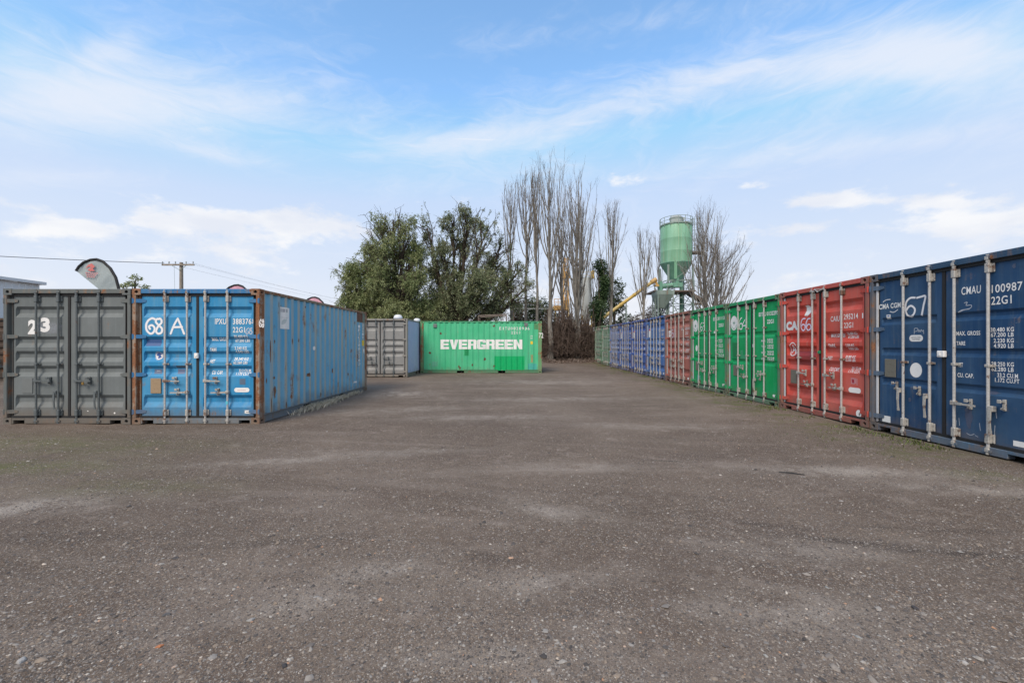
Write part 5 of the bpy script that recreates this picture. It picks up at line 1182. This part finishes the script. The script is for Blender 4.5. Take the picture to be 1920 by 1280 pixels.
# ------------------------------------------------------------------ silo plant
def streaky(name, col, c2, c3, seed=0., rough=.5):
    m, t, b = pbsdf(name, rough, 0.0, .4); tc = t.new('ShaderNodeTexCoord'); P = tc.outputs['Object']
    a = t.noise(t.scale(P, (2.2, 2.2, .09)), 1.0, 6, .6, w=seed); e = t.noise(t.scale(P, (5, 5, .12)), 1.3, 6, .65, w=seed+2); n = t.noise(P, 3, 6, .6, w=seed+4)
    c = t.mix(t.ramp(a, .42, .60), col, c2); c = t.mix(t.ramp(e, .56, .68, 0, .8), c, c3); c = t.mix(t.ramp(n, .62, .74, 0, .6), c, (.16, .10, .07)); t.link(c, b.inputs['Base Color']); return m
SG = streaky('streaked_green_tank_paint', (.17, .37, .23), (.23, .46, .32), (.42, .47, .29), 1.); SGT = streaky('dull_green_steel', (.14, .32, .23), (.18, .37, .27), (.22, .24, .18), 2.)
STL = streaky('weathered_grey_green_steel', (.20, .27, .24), (.26, .33, .30), (.22, .16, .12), 3.); GALV = streaky('dull_galvanised_steel', (.33, .36, .36), (.40, .43, .43), (.28, .27, .25), 4.); RSTL = streaky('brown_rusty_steel', (.14, .10, .08), (.19, .15, .12), (.10, .07, .05), 5.)
YEL = streaky('chalky_yellow_paint', (.62, .42, .10), (.70, .52, .20), (.42, .30, .14), 6.); ORG = streaky('orange_yellow_paint', (.52, .30, .09), (.60, .38, .14), (.36, .20, .10), 7.)
SY = 41.0; k = SY/FPX; SX = (1267.5-CX)*k
def sz(py): return EYE+(HY-py)*k
def sx(px): return (px-CX)*k-SX
root = bpy.data.objects.new('cement_silo', None); COL.objects.link(root); root.location = (SX, SY, gz(SX, SY)); zb = root.location.z
root['label'] = 'tall green cement silo with conical base on steel legs behind the containers'; root['category'] = 'silo'
R_ = 28.2*k; H = lambda py: sz(py)-zb
m = MB(); m.lathe([(0, H(424)+.0), (R_*.97, H(424)), (R_, H(426)), (R_, H(450)), (R_*1.004, H(450.5)), (R_, H(451)), (R_, H(473)), (R_*1.004, H(473.5)), (R_, H(474)), (R_, H(494))], 40); link('tank', smooth_angle(m.mesh('tank')), SG, root)
m = MB(); m.lathe([(R_, H(494)), (R_*1.01, H(494.6)), (R_*.93, H(499)), (6*k, H(532)), (6*k, H(536))], 40); link('cone', smooth_angle(m.mesh('cone')), SGT, root)
m = MB(); m.lathe([(11.5*k, H(424)), (11.5*k, H(411)), (12.4*k, H(410.5)), (12.4*k, H(409)), (11*k, H(408)), (9*k, H(405.5)), (0, H(405))], 24); m.box(9*k, 14*k, -.3, .3, H(414), H(409)); link('dust_filter', smooth_angle(m.mesh('dust_filter')), GALV, root)
m = MB(); rr2 = R_*1.03
for z, w in ((H(424), .05), (H(417.5), .03), (H(411.5), .035)):
    for i in range(28):
        a0, a1 = 2*math.pi*i/28, 2*math.pi*(i+1)/28; m.bar((rr2*math.cos(a0), rr2*math.sin(a0), z), (rr2*math.cos(a1), rr2*math.sin(a1), z), w, w if w < .05 else .12)
for i in range(14):
    a0 = 2*math.pi*i/14; m.bar((rr2*math.cos(a0), rr2*math.sin(a0), H(428)), (rr2*math.cos(a0), rr2*math.sin(a0), H(411.5)), .04, .04)
link('top_railing', m.mesh('top_railing'), STL, root)
for sx_ in (-1, 1):
    for sy_ in (-1, 1):
        x_ = sx_*R_*.80; y_ = sy_*R_*.80
        m = MB(); m.bar((x_, y_, H(500)), (x_, y_, 0), .15, .15); link('leg', m.mesh('leg'), STL, root)
m = MB(); m.bar((sx(1256), -R_*1.0, H(495)), (sx(1256), -R_*1.0, H(527)), .26, .10); link('front_strut', m.mesh('front_strut'), SG, root)
m = MB()
m.bar((sx(1258), -R_*1.02, H(500)), (sx(1283), -R_*.95, H(517)), .06, .06); m.bar((sx(1254), -R_*1.02, H(527)), (sx(1278), -R_*.95, H(511)), .05, .05)
q_ = R_*.80
for z0, z1 in ((H(528), H(548)), (H(548), H(572)), (H(572), H(596)), (H(596), .1)):
    for (xa, ya), (xb, yb) in (((-q_, -q_), (q_, -q_)), ((q_, -q_), (q_, q_)), ((q_, q_), (-q_, q_)), ((-q_, q_), (-q_, -q_))):
        m.bar((xa, ya, z0), (xb, yb, z1), .045, .045); m.bar((xb, yb, z0), (xa, ya, z1), .045, .045); m.bar((xa, ya, z0), (xb, yb, z0), .06, .06)
link('cross_bracing', m.mesh('cross_bracing'), STL, root)
m = MB(); m.tube((sx(1279), .2, H(525)), (sx(1279), .2, 0), .17, n=12); link('discharge_pipe', smooth_angle(m.mesh('discharge_pipe')), SGT, root)
# caged ladder and rest platform
m = MB(); xl = R_+.22
for y_ in (-.2, .2): m.bar((xl, y_, H(407)), (xl, y_, H(475)), .035, .035)
for i in range(22): m.bar((xl, -.2, H(410)-i*.28), (xl, .2, H(410)-i*.28), .02, .02) if H(410)-i*.28 > H(475) else None
for j in range(7):
    z = H(409)-j*(H(409)-H(470))/6
    for i in range(8):
        a0, a1 = -math.pi/2+math.pi*i/8, -math.pi/2+math.pi*(i+1)/8; m.bar((xl+.05+.52*math.cos(a0), .36*math.sin(a0), z), (xl+.05+.52*math.cos(a1), .36*math.sin(a1), z), .03, .02)
for i in range(1, 8, 2):
    a0 = -math.pi/2+math.pi*i/8; m.bar((xl+.05+.52*math.cos(a0), .36*math.sin(a0), H(408)), (xl+.05+.52*math.cos(a0), .36*math.sin(a0), H(470)), .025, .012)
link('caged_ladder', m.mesh('caged_ladder'), STL, root)
m = MB(); m.box(R_-.05, R_+.95, -.5, .5, H(475.5), H(473.5)); 
for x_ in (R_+.3, R_+.9):
    for y_ in (-.48, .48): m.bar((x_, y_, H(474)), (x_, y_, H(462)), .035, .035)
for y_ in (-.48, .48): m.bar((R_+.1, y_, H(462)), (R_+.92, y_, H(462)), .03, .03); m.bar((R_+.1, y_, H(468)), (R_+.92, y_, H(468)), .025, .025)
m.bar((R_+.9, .0, H(475)), (R_*.85, .0, H(497)), .05, .05); link('rest_platform', m.mesh('rest_platform'), RSTL, root)
m = MB(); m.bar((R_+.85, .3, H(476)), (R_+.85, .3, 0), .05, .05); m.bar((R_+.85, -.1, H(476)), (R_+.85, -.1, 0), .05, .05)
for i in range(30): m.bar((R_+.85, -.1, .3+i*.3), (R_+.85, .3, .3+i*.3), .02, .02) if .3+i*.3 < H(477) else None
link('lower_ladder', m.mesh('lower_ladder'), STL, root)
# working platform below the cone with sloping stair
pl = bpy.data.objects.new('walkway_platform', None); COL.objects.link(pl); pl.location = (SX, SY-.0, zb); pl['label'] = 'rusty steel walkway with railings and a sloping stair round the silo legs'; pl['category'] = 'walkway'
m = MB(); m.box(sx(1217), sx(1292), -R_*1.0, R_*.9, H(550), H(547.5)); link('deck', m.mesh('deck'), RSTL, pl)
m = MB()
for x_ in (1218, 1230, 1242, 1255, 1268, 1280, 1291): m.bar((sx(x_), -R_*.98, H(548)), (sx(x_), -R_*.98, H(530)), .04, .04)
for z in (530, 539): m.bar((sx(1217), -R_*.98, H(z)), (sx(1292), -R_*.98, H(z)), .035, .035)
for x_ in (1218, 1291):
    for z in (530, 539): m.bar((sx(x_), -R_*.98, H(z)), (sx(x_), R_*.9, H(z)), .035, .035)
    m.bar((sx(x_), R_*.88, H(548)), (sx(x_), R_*.88, H(530)), .04, .04)
link('railing', m.mesh('railing'), STL, pl)
m = MB(); a_, b_ = (sx(1285), H(552)), (sx(1316), H(569))
for y_ in (-1.2, -.4): m.bar((a_[0], y_, a_[1]), (b_[0], y_, b_[1]), .06, .26)
for i in range(9):
    u = (i+.5)/9; m.box(a_[0]+(b_[0]-a_[0])*u-.12, a_[0]+(b_[0]-a_[0])*u+.12, -1.2, -.4, a_[1]+(b_[1]-a_[1])*u, a_[1]+(b_[1]-a_[1])*u+.04)
m.bar((a_[0], -1.2, a_[1]+.9), (b_[0], -1.2, b_[1]+.9), .035, .035); m.bar((a_[0], -1.2, a_[1]), (a_[0], -1.2, a_[1]+.9), .035, .035); m.bar((b_[0], -1.2, b_[1]), (b_[0], -1.2, b_[1]+.9), .035, .035)
m.box(sx(1292), sx(1316), -1.2, -.2, H(572), H(570)); link('stair', m.mesh('stair'), RSTL, pl)
m = MB()
for x_ in (1220, 1240, 1290, 1312):
    link('leg', MB().bar((sx(x_), -R_*.9, H(549 if x_ < 1300 else 570)), (sx(x_), -R_*.9, 0), .09, .09).mesh('leg'), STL, pl)
for xa, xb in ((1220, 1240), (1240, 1220), (1290, 1312), (1312, 1290)): m.bar((sx(xa), -R_*.9, H(572)), (sx(xb), -R_*.9, H(600)), .05, .05)
m.bar((sx(1240), -R_*.9, H(552)), (sx(1262), -R_*.9, H(590)), .05, .05); m.bar((sx(1262), -R_*.9, H(552)), (sx(1240), -R_*.9, H(590)), .05, .05)
link('cross_bracing', m.mesh('cross_bracing'), STL, pl)
# weigh hopper to the left
hp = bpy.data.objects.new('weigh_hopper', None); COL.objects.link(hp); hp.location = (SX+sx(1234), SY-1.2, zb); hp['label'] = 'grey green weigh hopper hanging under the walkway left of the silo'; hp['category'] = 'hopper'
def hx(px): return sx(px)-sx(1234)
m = MB(); z0, z1, z2 = H(549), H(556), H(580)
V = [(hx(1219), -.8, z0), (hx(1250), -.8, z0), (hx(1250), .8, z0), (hx(1219), .8, z0), (hx(1219), -.8, z1), (hx(1250), -.8, z1), (hx(1250), .8, z1), (hx(1219), .8, z1), (hx(1224), -.3, z2), (hx(1236), -.3, z2), (hx(1236), .3, z2), (hx(1224), .3, z2)]
m.add(V, [(3, 2, 1, 0), (0, 1, 5, 4), (1, 2, 6, 5), (2, 3, 7, 6), (3, 0, 4, 7), (4, 5, 9, 8), (5, 6, 10, 9), (6, 7, 11, 10), (7, 4, 8, 11), (8, 9, 10, 11)]); link('bin', m.mesh('bin'), STL, hp)
m = MB(); m.box(hx(1227), hx(1232), -.3, .3, H(549), H(532)); m.tube((hx(1226), 0, H(541)), (hx(1258), 0, H(537)), .22, n=12); m.box(hx(1252), hx(1268), -.35, .35, H(542), H(534)); m.box(hx(1257), hx(1262), -.2, .2, H(536), H(524)); link('feed_chute', smooth_angle(m.mesh('feed_chute')), SGT, hp)
for x_ in (1221, 1248): 
    for y_ in (-.75, .75): link('leg', MB().bar((hx(x_), y_, H(552)), (hx(x_), y_, 0), .09, .09).mesh('leg'), STL, hp)
# yellow screw conveyor
m = MB(); a_ = place(1138, 590, 39.5); b_ = place(1228, 525, 39.5); a2 = a_+(a_-b_)*1.0; a2.z = gz(a2.x, 39.5)+.1 if a2.z < gz(a2.x, 39.5)+.1 else a2.z
cv_ = bpy.data.objects.new('screw_conveyor', None); COL.objects.link(cv_); cv_.location = (a2.x, 39.5, gz(a2.x, 39.5)); cv_['label'] = 'long yellow tubular conveyor rising slantwise towards the silo hopper'; cv_['category'] = 'conveyor'
o_ = cv_.location.copy(); m.tube(a2-o_, b_-o_, .15, n=14)
d_ = (b_-a2); 
for i in range(7): c0 = a2+d_*(i+.5)/7-o_; e_ = d_.normalized()*.05; m.tube(c0-e_, c0+e_, .185, n=14)
link('tube', smooth_angle(m.mesh('tube')), YEL, cv_)
m = MB(); e = b_-o_; m.tube(e+Vector((-.35, 0, -.22)), e+Vector((.12, 0, .08)), .20, n=12); m.tube(e+Vector((0, 0, .05)), e+Vector((.18, 0, -.42)), .11, n=10); m.box(e.x+.02, e.x+.32, -.2, .2, e.z-.6, e.z-.42); link('discharge_head', smooth_angle(m.mesh('discharge_head')), ORG, cv_)
m = MB(); 
for u in (.35, .7): p = a2+d_*u-o_; m.bar((p.x, -.35, 0), (p.x, 0, p.z), .08, .08); m.bar((p.x, .35, 0), (p.x, 0, p.z), .08, .08)
link('support', m.mesh('support'), STL, cv_)
# batching plant behind the poplars: orange tower, pale silo, hopper block
BY = 46.0
def bpt(px, py): return place(px, py, BY)
bt = bpy.data.objects.new('batching_tower', None); COL.objects.link(bt); b0 = bpt(1060, 647); bt.location = (b0.x, BY, gz(b0.x, BY)); bt['label'] = 'orange yellow lattice tower and bins of the batching plant behind the poplars'; bt['category'] = 'tower'
def bl(px, py, y=0): p = bpt(px, py)-bt.location; return (p.x, y, p.z)
m = MB()
for x_ in (1057, 1065):
    for y_ in (-.25, .25): m.bar(bl(x_, 486, y_), bl(x_, 660, y_), .09, .09)
for i in range(14): 
    y0_, y1_ = 486+i*12, 498+i*12
    for y_ in (-.25, .25): m.bar(bl(1057 if i % 2 else 1065, y0_, y_), bl(1065 if i % 2 else 1057, y1_, y_), .06, .06); m.bar(bl(1057, y0_, y_), bl(1065, y0_, y_), .06, .06)
m.box(bl(1055, 0)[0], bl(1068, 0)[0], -.3, .3, bl(0, 522)[2], bl(0, 510)[2]); m.box(bl(1056, 0)[0], bl(1060, 0)[0], -.35, .35, bl(0, 500)[2], bl(0, 484)[2]); link('lattice_mast', m.mesh('lattice_mast'), ORG, bt)
m = MB(); m.box(bl(1037, 0)[0], bl(1066, 0)[0], -.8, .8, bl(0, 582)[2], bl(0, 574)[2])
for x_ in (1038, 1045, 1052, 1059, 1065): m.bar(bl(x_, 574, -.8), bl(x_, 562, -.8), .06, .06)
for z in (562, 568): m.bar(bl(1038, z, -.8), bl(1065, z, -.8), .05, .05)
m.box(bl(1056, 0)[0], bl(1065, 0)[0], -.6, .6, bl(0, 574)[2], bl(0, 564)[2]); link('gantry', m.mesh('gantry'), ORG, bt)
m = MB()
for x_ in (1040, 1052, 1064): m.bar(bl(x_, 582, -.7), bl(x_, 662, -.7), .12, .12)
m.box(bl(1040, 0)[0], bl(1052, 0)[0], -.8, .8, bl(0, 662)[2], bl(0, 616)[2]); link('bin', m.mesh('bin'), YEL, bt)
ps_ = bpy.data.objects.new('pale_silo', None); COL.objects.link(ps_); b0 = bpt(1102, 647); ps_.location = (b0.x, BY+1, gz(b0.x, BY)); ps_['label'] = 'pale grey steel silo half hidden behind the widest bare poplar'; ps_['category'] = 'silo'
k2 = (BY+1)/FPX; zz = lambda py: EYE+(HY-py)*k2-ps_.location.z
m = MB(); m.lathe([(0, zz(518)), (9*k2, zz(521)), (10.5*k2, zz(524)), (10.5*k2, zz(592)), (3*k2, zz(612)), (0, zz(612))], 24); link('tank', smooth_angle(m.mesh('tank')), GALV, ps_)
m = MB(); m.bar((-9*k2, -.3, zz(590)), (-9*k2, -.3, 0), .12, .12); m.bar((9*k2, -.3, zz(590)), (9*k2, -.3, 0), .12, .12)
for z in (512, 518): m.bar((-12*k2, -.6, zz(z)), (12*k2, -.6, zz(z)), .04, .04)
m.box(10*k2, 14*k2, -.5, .5, zz(522), zz(508)); m.bar((-12*k2, -.6, zz(524)), (-12*k2, -.6, zz(508)), .05, .05); link('frame', m.mesh('frame'), YEL, ps_)
# loader with an arm behind the thicket
ld = bpy.data.objects.new('loader', None); COL.objects.link(ld); b0 = place(1103, 647, 37.5); ld.location = (b0.x, 37.5, gz(b0.x, 37.5)); ld['label'] = 'yellow loader with a raised brown arm glimpsed beside the last green container'; ld['category'] = 'loader'
def ll(px, py, y=0): p = place(px, py, 37.5)-ld.location; return (p.x, y, p.z)
m = MB(); m.box(ll(1090, 0)[0], ll(1110, 0)[0], -.7, .7, ll(0, 640)[2], ll(0, 622)[2], ch=.08); m.box(ll(1092, 0)[0], ll(1101, 0)[0], -.6, .6, ll(0, 621.5)[2], ll(0, 607)[2], ch=.06); link('body', m.mesh('body'), ORG, ld)
m = MB(); m.bar(ll(1097, 618, -.9), ll(1118, 644, -.9), .30, .30); link('arm', m.mesh('arm'), BK_VINE, ld)
for x_ in (1092, 1110):
    for y_ in (-.8, .8): p = ll(x_, 650, y_); link('wheel', smooth_angle(MB().tube((p[0], y_-.15, .45), (p[0], y_+.15, .45), .45, n=18).mesh('wheel')), M['gasket'], ld)
m = MB(); m.box(ll(1093, 0)[0], ll(1100, 0)[0], -.61, -.602, ll(0, 619)[2], ll(0, 610)[2]); link('cab_window', m.mesh('cab_window'), M['dark_ink'], ld)
# timber shelter behind the slim poplars: roof edge beam on dark posts
sh = bpy.data.objects.new('open_shed', None); COL.objects.link(sh); b0 = place(995, 647, 38); sh.location = (b0.x, 38, gz(b0.x, 38)); sh['label'] = 'low dark open shed with a pale beam behind the slim poplars'; sh['category'] = 'shed'
def sl(px, py, y=0): p = place(px, py, 38)-sh.location; return (p.x, y, p.z)
m = MB(); m.bar(sl(963, 578.5), sl(1028, 578.5), .07, .10); link('beam', m.mesh('beam'), GALV, sh)
m = MB()
for x_ in (963, 985, 1006, 1027): link('post', MB().bar(sl(x_, 578, .06), (sl(x_, 0)[0], .06, 0), .12, .12).mesh('post'), RSTL, sh)
m = MB(); m.box(sl(963, 0)[0], sl(1052, 0)[0], 1.2, 1.26, 0, sl(0, 604)[2]); link('back_wall', m.mesh('back_wall'), plain('dark_brown_boards', (.045, .032, .026), .8, .4, 4), sh)
# rusty pipe frame over the green container
fr = bpy.data.objects.new('pipe_frame', None); COL.objects.link(fr); b0 = place(922, 647, 27); fr.location = (b0.x, 27, gz(b0.x, 27)); fr['label'] = 'rusty pipe frame standing behind the green EVERGREEN container'; fr['category'] = 'frame'
def fl(px, py, y=0): p = place(px, py, 27)-fr.location; return (p.x, y, p.z)
m = MB(); m.tube(fl(897, 592), fl(949, 589.5), .035, n=8); m.tube(fl(897, 592), (fl(897, 0)[0], 0, 0), .03, n=8); m.tube(fl(949, 589.5), (fl(951, 0)[0], 0, 0), .03, n=8); m.tube(fl(897, 592, 1.2), fl(949, 589.5, 1.2), .03, n=8); m.tube(fl(897, 592), fl(897, 592, 1.2), .03, n=8); m.tube(fl(949, 589.5), fl(949, 589.5, 1.2), .03, n=8); m.tube(fl(897, 592, 1.2), (fl(897, 0)[0], 1.2, 0), .03, n=8); m.tube(fl(949, 589.5, 1.2), (fl(951, 0)[0], 1.2, 0), .03, n=8); m.bar(fl(949, 591), fl(938, 604), .02, .02)
link('tubing', smooth_angle(m.mesh('tubing')), RSTL, fr)

# ------------------------------------------------------------------ left background: shed, banners, pole, wires
shd = bpy.data.objects.new('metal_shed', None); COL.objects.link(shd); shd.location = (-22.5, 20.5, 0); shd['label'] = 'large white corrugated metal shed at the far left edge'; shd['category'] = 'shed'
ht = EYE+(HY-529)*20.5/FPX; WHT = paint('white_sheet_metal', (.70, .73, .74), (.74, .75, .76), .0, .15, 131., .4)
m = MB(); V = []; u = 0; kk = 0; Fq = []
while u > -14: V += [(0 if kk % 4 in (1, 2) else -.03, u, 0), (0 if kk % 4 in (1, 2) else -.03, u, ht-.12)]; u -= (.03, .045, .03, .16)[kk % 4]; kk += 1
m.add(V, [(2*i, 2*i+1, 2*i+3, 2*i+2) for i in range(len(V)//2-1)]); link('wall', m.mesh('wall'), WHT, shd)
m = MB(); V = []; u = 0; kk = 0
while u > -10: V += [(u, 0 if kk % 4 in (1, 2) else -.03, 0), (u, 0 if kk % 4 in (1, 2) else -.03, ht-.12)]; u -= (.03, .045, .03, .16)[kk % 4]; kk += 1
m.add(V, [(2*i, 2*i+1, 2*i+3, 2*i+2) for i in range(len(V)//2-1)]); m.box(-10, -.04, -14, -13.95, 0, ht-.15); link('end_wall', m.mesh('end_wall'), WHT, shd)
m = MB(); m.box(.005, .16, -14.2, .15, ht-.12, ht+.02, ch=.01); m.box(-10, .0, .005, .12, ht-.12, ht+.02); link('gutter', m.mesh('gutter'), WHT, shd)
m = MB(); m.add([(.1, .1, ht+.025), (.1, -14.2, ht+.025), (-5, -14.2, ht+.2), (-5, .1, ht+.2), (-10, -14.2, ht+.02), (-10, .1, ht+.02)], [(0, 3, 2, 1), (3, 5, 4, 2)]); link('roof', m.mesh('roof'), GALV, shd)

def banner(label, px, top, y, cloth, logo=None, w=1.15, h=4.5, tilt=0.):
    """feather banner on a curved pole: the cloth hangs inside the hooked top of the pole"""
    root = bpy.data.objects.new('feather_banner', None); COL.objects.link(root); p = place(px, top, y); root.location = (p.x, y, gz(p.x, y)); root['label'] = label; root['category'] = 'banner'; root['group'] = 'feather banners behind the left containers'
    H = p.z-root.location.z; s = 17/FPX
    # outline taken in metres: the pole rises at the right, bends over to the left
    edge = [(58, 0, 'p'), (56, 24), (50, 46), (40, 63), (26, 76), (14, 80), (3, 79), (-10, 74), (-19, 66), (-24, 58)]
    pole = [(60*s, -(H-80*s)), (59*s, -40*s), (58*s, 0)]+[(e[0]*s, e[1]*s) for e in edge[1:]]
    zt = H-80*s
    pts = [(q[0], 0, q[1]+zt) for q in pole]; P = []
    for i in range(len(pts)-1):
        for u in (0, .33, .66): P.append(tuple(a*(1-u)+b*u for a, b in zip(pts[i], pts[i+1])))
    P.append(pts[-1]); wd = Wood(); wd.add(P, [.05]*len(P), 8); link('pole', wd.mesh('pole'), M['gasket'], root)
    # cloth between pole and a diagonal lower edge
    top_ = [(q[0]*s, q[1]*s) for q in edge]+[]; n = 10; V = []; rows = 26
    right = [(58.5*s, -7*s)]+top_
    dens = []
    for i in range(len(right)-1):
        for u in (0, .25, .5, .75): dens.append((right[i][0]*(1-u)+right[i+1][0]*u, right[i][1]*(1-u)+right[i+1][1]*u))
    dens.append(right[-1]); m = MB(); L = len(dens)
    left = [(dens[-1][0]+(58*s-dens[-1][0])*(1-i/(L-1)), dens[-1][1]+(-8*s-dens[-1][1])*(1-i/(L-1))) for i in range(L)]
    for i in range(L):
        for j in range(n+1):
            u = j/n; x = left[i][0]*(1-u)+dens[i][0]*u; z = left[i][1]*(1-u)+dens[i][1]*u
            V.append((x, .03*math.sin(i*.55+u*3)*math.sin(u*3.14)+.012*math.sin(i*1.9+u*9)*math.sin(u*3.14), z+zt))
    m.add(V, [(i*(n+1)+j, i*(n+1)+j+1, (i+1)*(n+1)+j+1, (i+1)*(n+1)+j) for i in range(L-1) for j in range(n)]); link('cloth', smooth_angle(m.mesh('cloth'), 60), cloth, root)
    if logo:
        m = MB(); c0 = (4*s, 60*s+zt)
        def poly(L_): m.add([(c0[0]+a*s, -.045, c0[1]+b*s) for a, b in L_], [tuple(range(len(L_)))])
        poly([(-9, 2), (-4, 9), (3, 12), (9, 6), (5, 2), (9, -2), (0, -3), (-5, 0), (2, 4), (-2, 6)]); link('emblem', m.mesh('emblem'), logo, root)
        m = MB()
        for row in range(3):
            for i in range(6-row): x0 = -9+i*4+row*1.2; z0_ = -7-row*3.6-i*.2; m.add([(c0[0]+a*s, -.045, c0[1]+b*s) for a, b in ((x0, z0_), (x0+3, z0_+.2), (x0+3.4, z0_+2.6), (x0+.8, z0_+2.2))], [(0, 1, 2, 3)])
        link('print', m.mesh('print'), M['pink_ink'], root)
    return root
CL_G = leafmat('grey_green_banner_cloth', [(0, (.40, .46, .45)), (1, (.44, .49, .48))], .35); CL_P = leafmat('pink_banner_cloth', [(0, (.80, .42, .50)), (1, (.84, .46, .54))], .35)
banner('grey feather banner with a red emblem curving above the dark grey container', 167, 486, 17, CL_G, plain('pale_red_print', (.55, .16, .15), .6, .1, 9))
banner('pink feather banner top peeping over the bright blue container', 437, 534, 24.4, CL_P)
banner('pink feather banner top peeping over the rusty side rail', 583, 557, 30.6, CL_P)

PY = 32.0; pb = place(340, 647, PY); up = bpy.data.objects.new('utility_pole', None); COL.objects.link(up); up.location = (pb.x, PY, gz(pb.x, PY)); up['label'] = 'weathered timber utility pole with a crossarm behind the containers'; up['category'] = 'utility pole'
WOOD = bark('weathered_timber', (.19, .165, .135), (.34, .30, .25), 4, 9.); kp_ = PY/FPX; zp = lambda py: EYE+(HY-py)*kp_-up.location.z
m = MB(); m.tube((0, 0, -.2), (0, 0, zp(492)), .15, .115, 12); link('post', smooth_angle(m.mesh('post')), WOOD, up)
m = MB(); m.box(-33*kp_, 27*kp_, -.20, -.11, zp(498.5), zp(495.6)); link('crossarm', m.mesh('crossarm'), WOOD, up)
m = MB(); m.bar((-13*kp_, -.22, zp(499)), (0, -.16, zp(507)), .03, .03); m.bar((13*kp_, -.22, zp(499)), (0, -.16, zp(507)), .03, .03); m.bar((-11*kp_, -.12, zp(499)), (-10*kp_, -.12, zp(542)), .012, .012); link('brace', m.mesh('brace'), STL, up)
for x_ in (-32, -20, -8, 12, 25):
    m = MB(); m.lathe([(0, .19), (.035, .18), (.045, .13), (.03, .10), (.05, .07), (.02, .03), (.012, 0)], 10); link('insulator', smooth_angle(m.mesh('insulator')), GALV, up, (x_*kp_, -.155, zp(495.4)))
def wire(label, pts, rad=.012):
    n = 24; P = []
    (x0, y0, z0), (x1, y1, z1), sag = pts
    for i in range(n+1):
        u = i/n; P.append((x0+(x1-x0)*u, y0+(y1-y0)*u, z0+(z1-z0)*u-sag*4*u*(1-u)))
    w = Wood(); w.add(P, [rad]*len(P), 4); me = w.mesh('power_line'); me.materials.append(M['dark_ink']); o = bpy.data.objects.new('power_line', me); COL.objects.link(o); o['label'] = label; o['category'] = 'power line'
tp = lambda px, py: tuple(place(px, py, PY-.15))
wire('thick overhead power line running from the pole out past the left edge', (tp(308, 493.5), tuple(Vector(tp(308, 493.5))+(place(-60, 468, 26)-Vector(tp(308, 493.5)))*3.2), .35), .020)
for i, (a_, lab) in enumerate((((352, 493), 'uppermost faint overhead wire descending to the right of the pole'), ((365, 494), 'middle faint overhead wire descending to the right of the pole'), ((340, 500), 'lowest faint overhead wire descending to the right of the pole'))):
    wire(lab, (tp(*a_), tuple(place(700+i*20, 572+i*6, 62)), .25), .005)
# single loose stones that stand out, a stick
def pebble(label, px, py, size, col, seed, name='stone', flat=.45):
    r = random.Random(seed); y = EYE*FPX/(py-HY); x = (px-CX)*y/FPX; b = bmesh.new(); bmesh.ops.create_icosphere(b, subdivisions=2, radius=1)
    for v in b.verts: v.co = Vector((v.co.x*(1+.25*math.sin(v.co.y*3+seed)), v.co.y*.62*(1+.2*math.sin(v.co.x*4+seed)), v.co.z*flat))*size*(1+.10*(r.random()-.5)); v.co.z = max(v.co.z, -.3*size)
    bmesh.ops.planar_faces(b, faces=b.faces[:], iterations=1); me = bpy.data.meshes.new(name); b.to_mesh(me); b.free()
    link(name, me, plain('stone_'+str(seed), col, .8, .25, 40, bmp=.004, seed=seed), loc=(x, y, gz(x, y)+size*.12), rot=(0, 0, r.random()*6), label=label, cat='stone')
pebble('small orange stone chip lying in the gravel at the lower left', 299, 1215, .016, (.42, .17, .08), 1)
pebble('flat pale grey stone at the bottom left corner', 40, 1242, .026, (.33, .32, .305), 2)
pebble('flat grey stone left of centre in the foreground', 470, 1167, .020, (.28, .27, .255), 3)
pebble('rounded grey stone in the middle foreground', 592, 1123, .016, (.26, .25, .24), 4)
pebble('dark grey stone at the bottom, just left of centre', 533, 1250, .018, (.05, .048, .05), 5)
pebble('dark grey stone sitting in the gravel right of centre', 1715, 1141, .022, (.055, .05, .052), 6)
pebble('rounded blue grey stone right of centre', 1550, 1102, .015, (.23, .225, .215), 7)
pebble('rounded grey pebble, lower right of centre', 1609, 1194, .016, (.26, .26, .25), 8)
pebble('smooth round pebble in the middle of the yard', 1139, 1077, .013, (.24, .23, .22), 9)
pebble('pale flat stone near the lower right', 1806, 1243, .020, (.36, .34, .32), 10)
pebble('small round pebble near the bottom edge, right of centre', 1436, 1230, .014, (.30, .29, .27), 11)
pebble('flat dark stone left of the middle', 312, 1155, .022, (.09, .088, .09), 12)
y_ = EYE*FPX/(891-HY); x_ = (1484-CX)*y_/FPX; w = Wood(); w.add([(x_-.11, y_+.06, gz(x_, y_)+.012), (x_-.03, y_+.01, gz(x_, y_)+.018), (x_+.02, y_, gz(x_, y_)+.015), (x_+.12, y_-.05, gz(x_, y_)+.012)], [.005, .008, .007, .004], 6)
me = w.mesh('stick'); me.materials.append(M['gasket']); o = bpy.data.objects.new('stick', me); COL.objects.link(o); o['label'] = 'dark broken stick lying on the yard right of centre'; o['category'] = 'stick'
y_ = 4.98; w = MB(); w.box(5.98, 6.06, y_-.04, y_+.04, gz(6, y_)-.02, gz(6, y_)+.10, ch=.008); link('timber_block', w.mesh('timber_block'), WOOD, label='small timber block under the near corner of the navy container', cat='block')
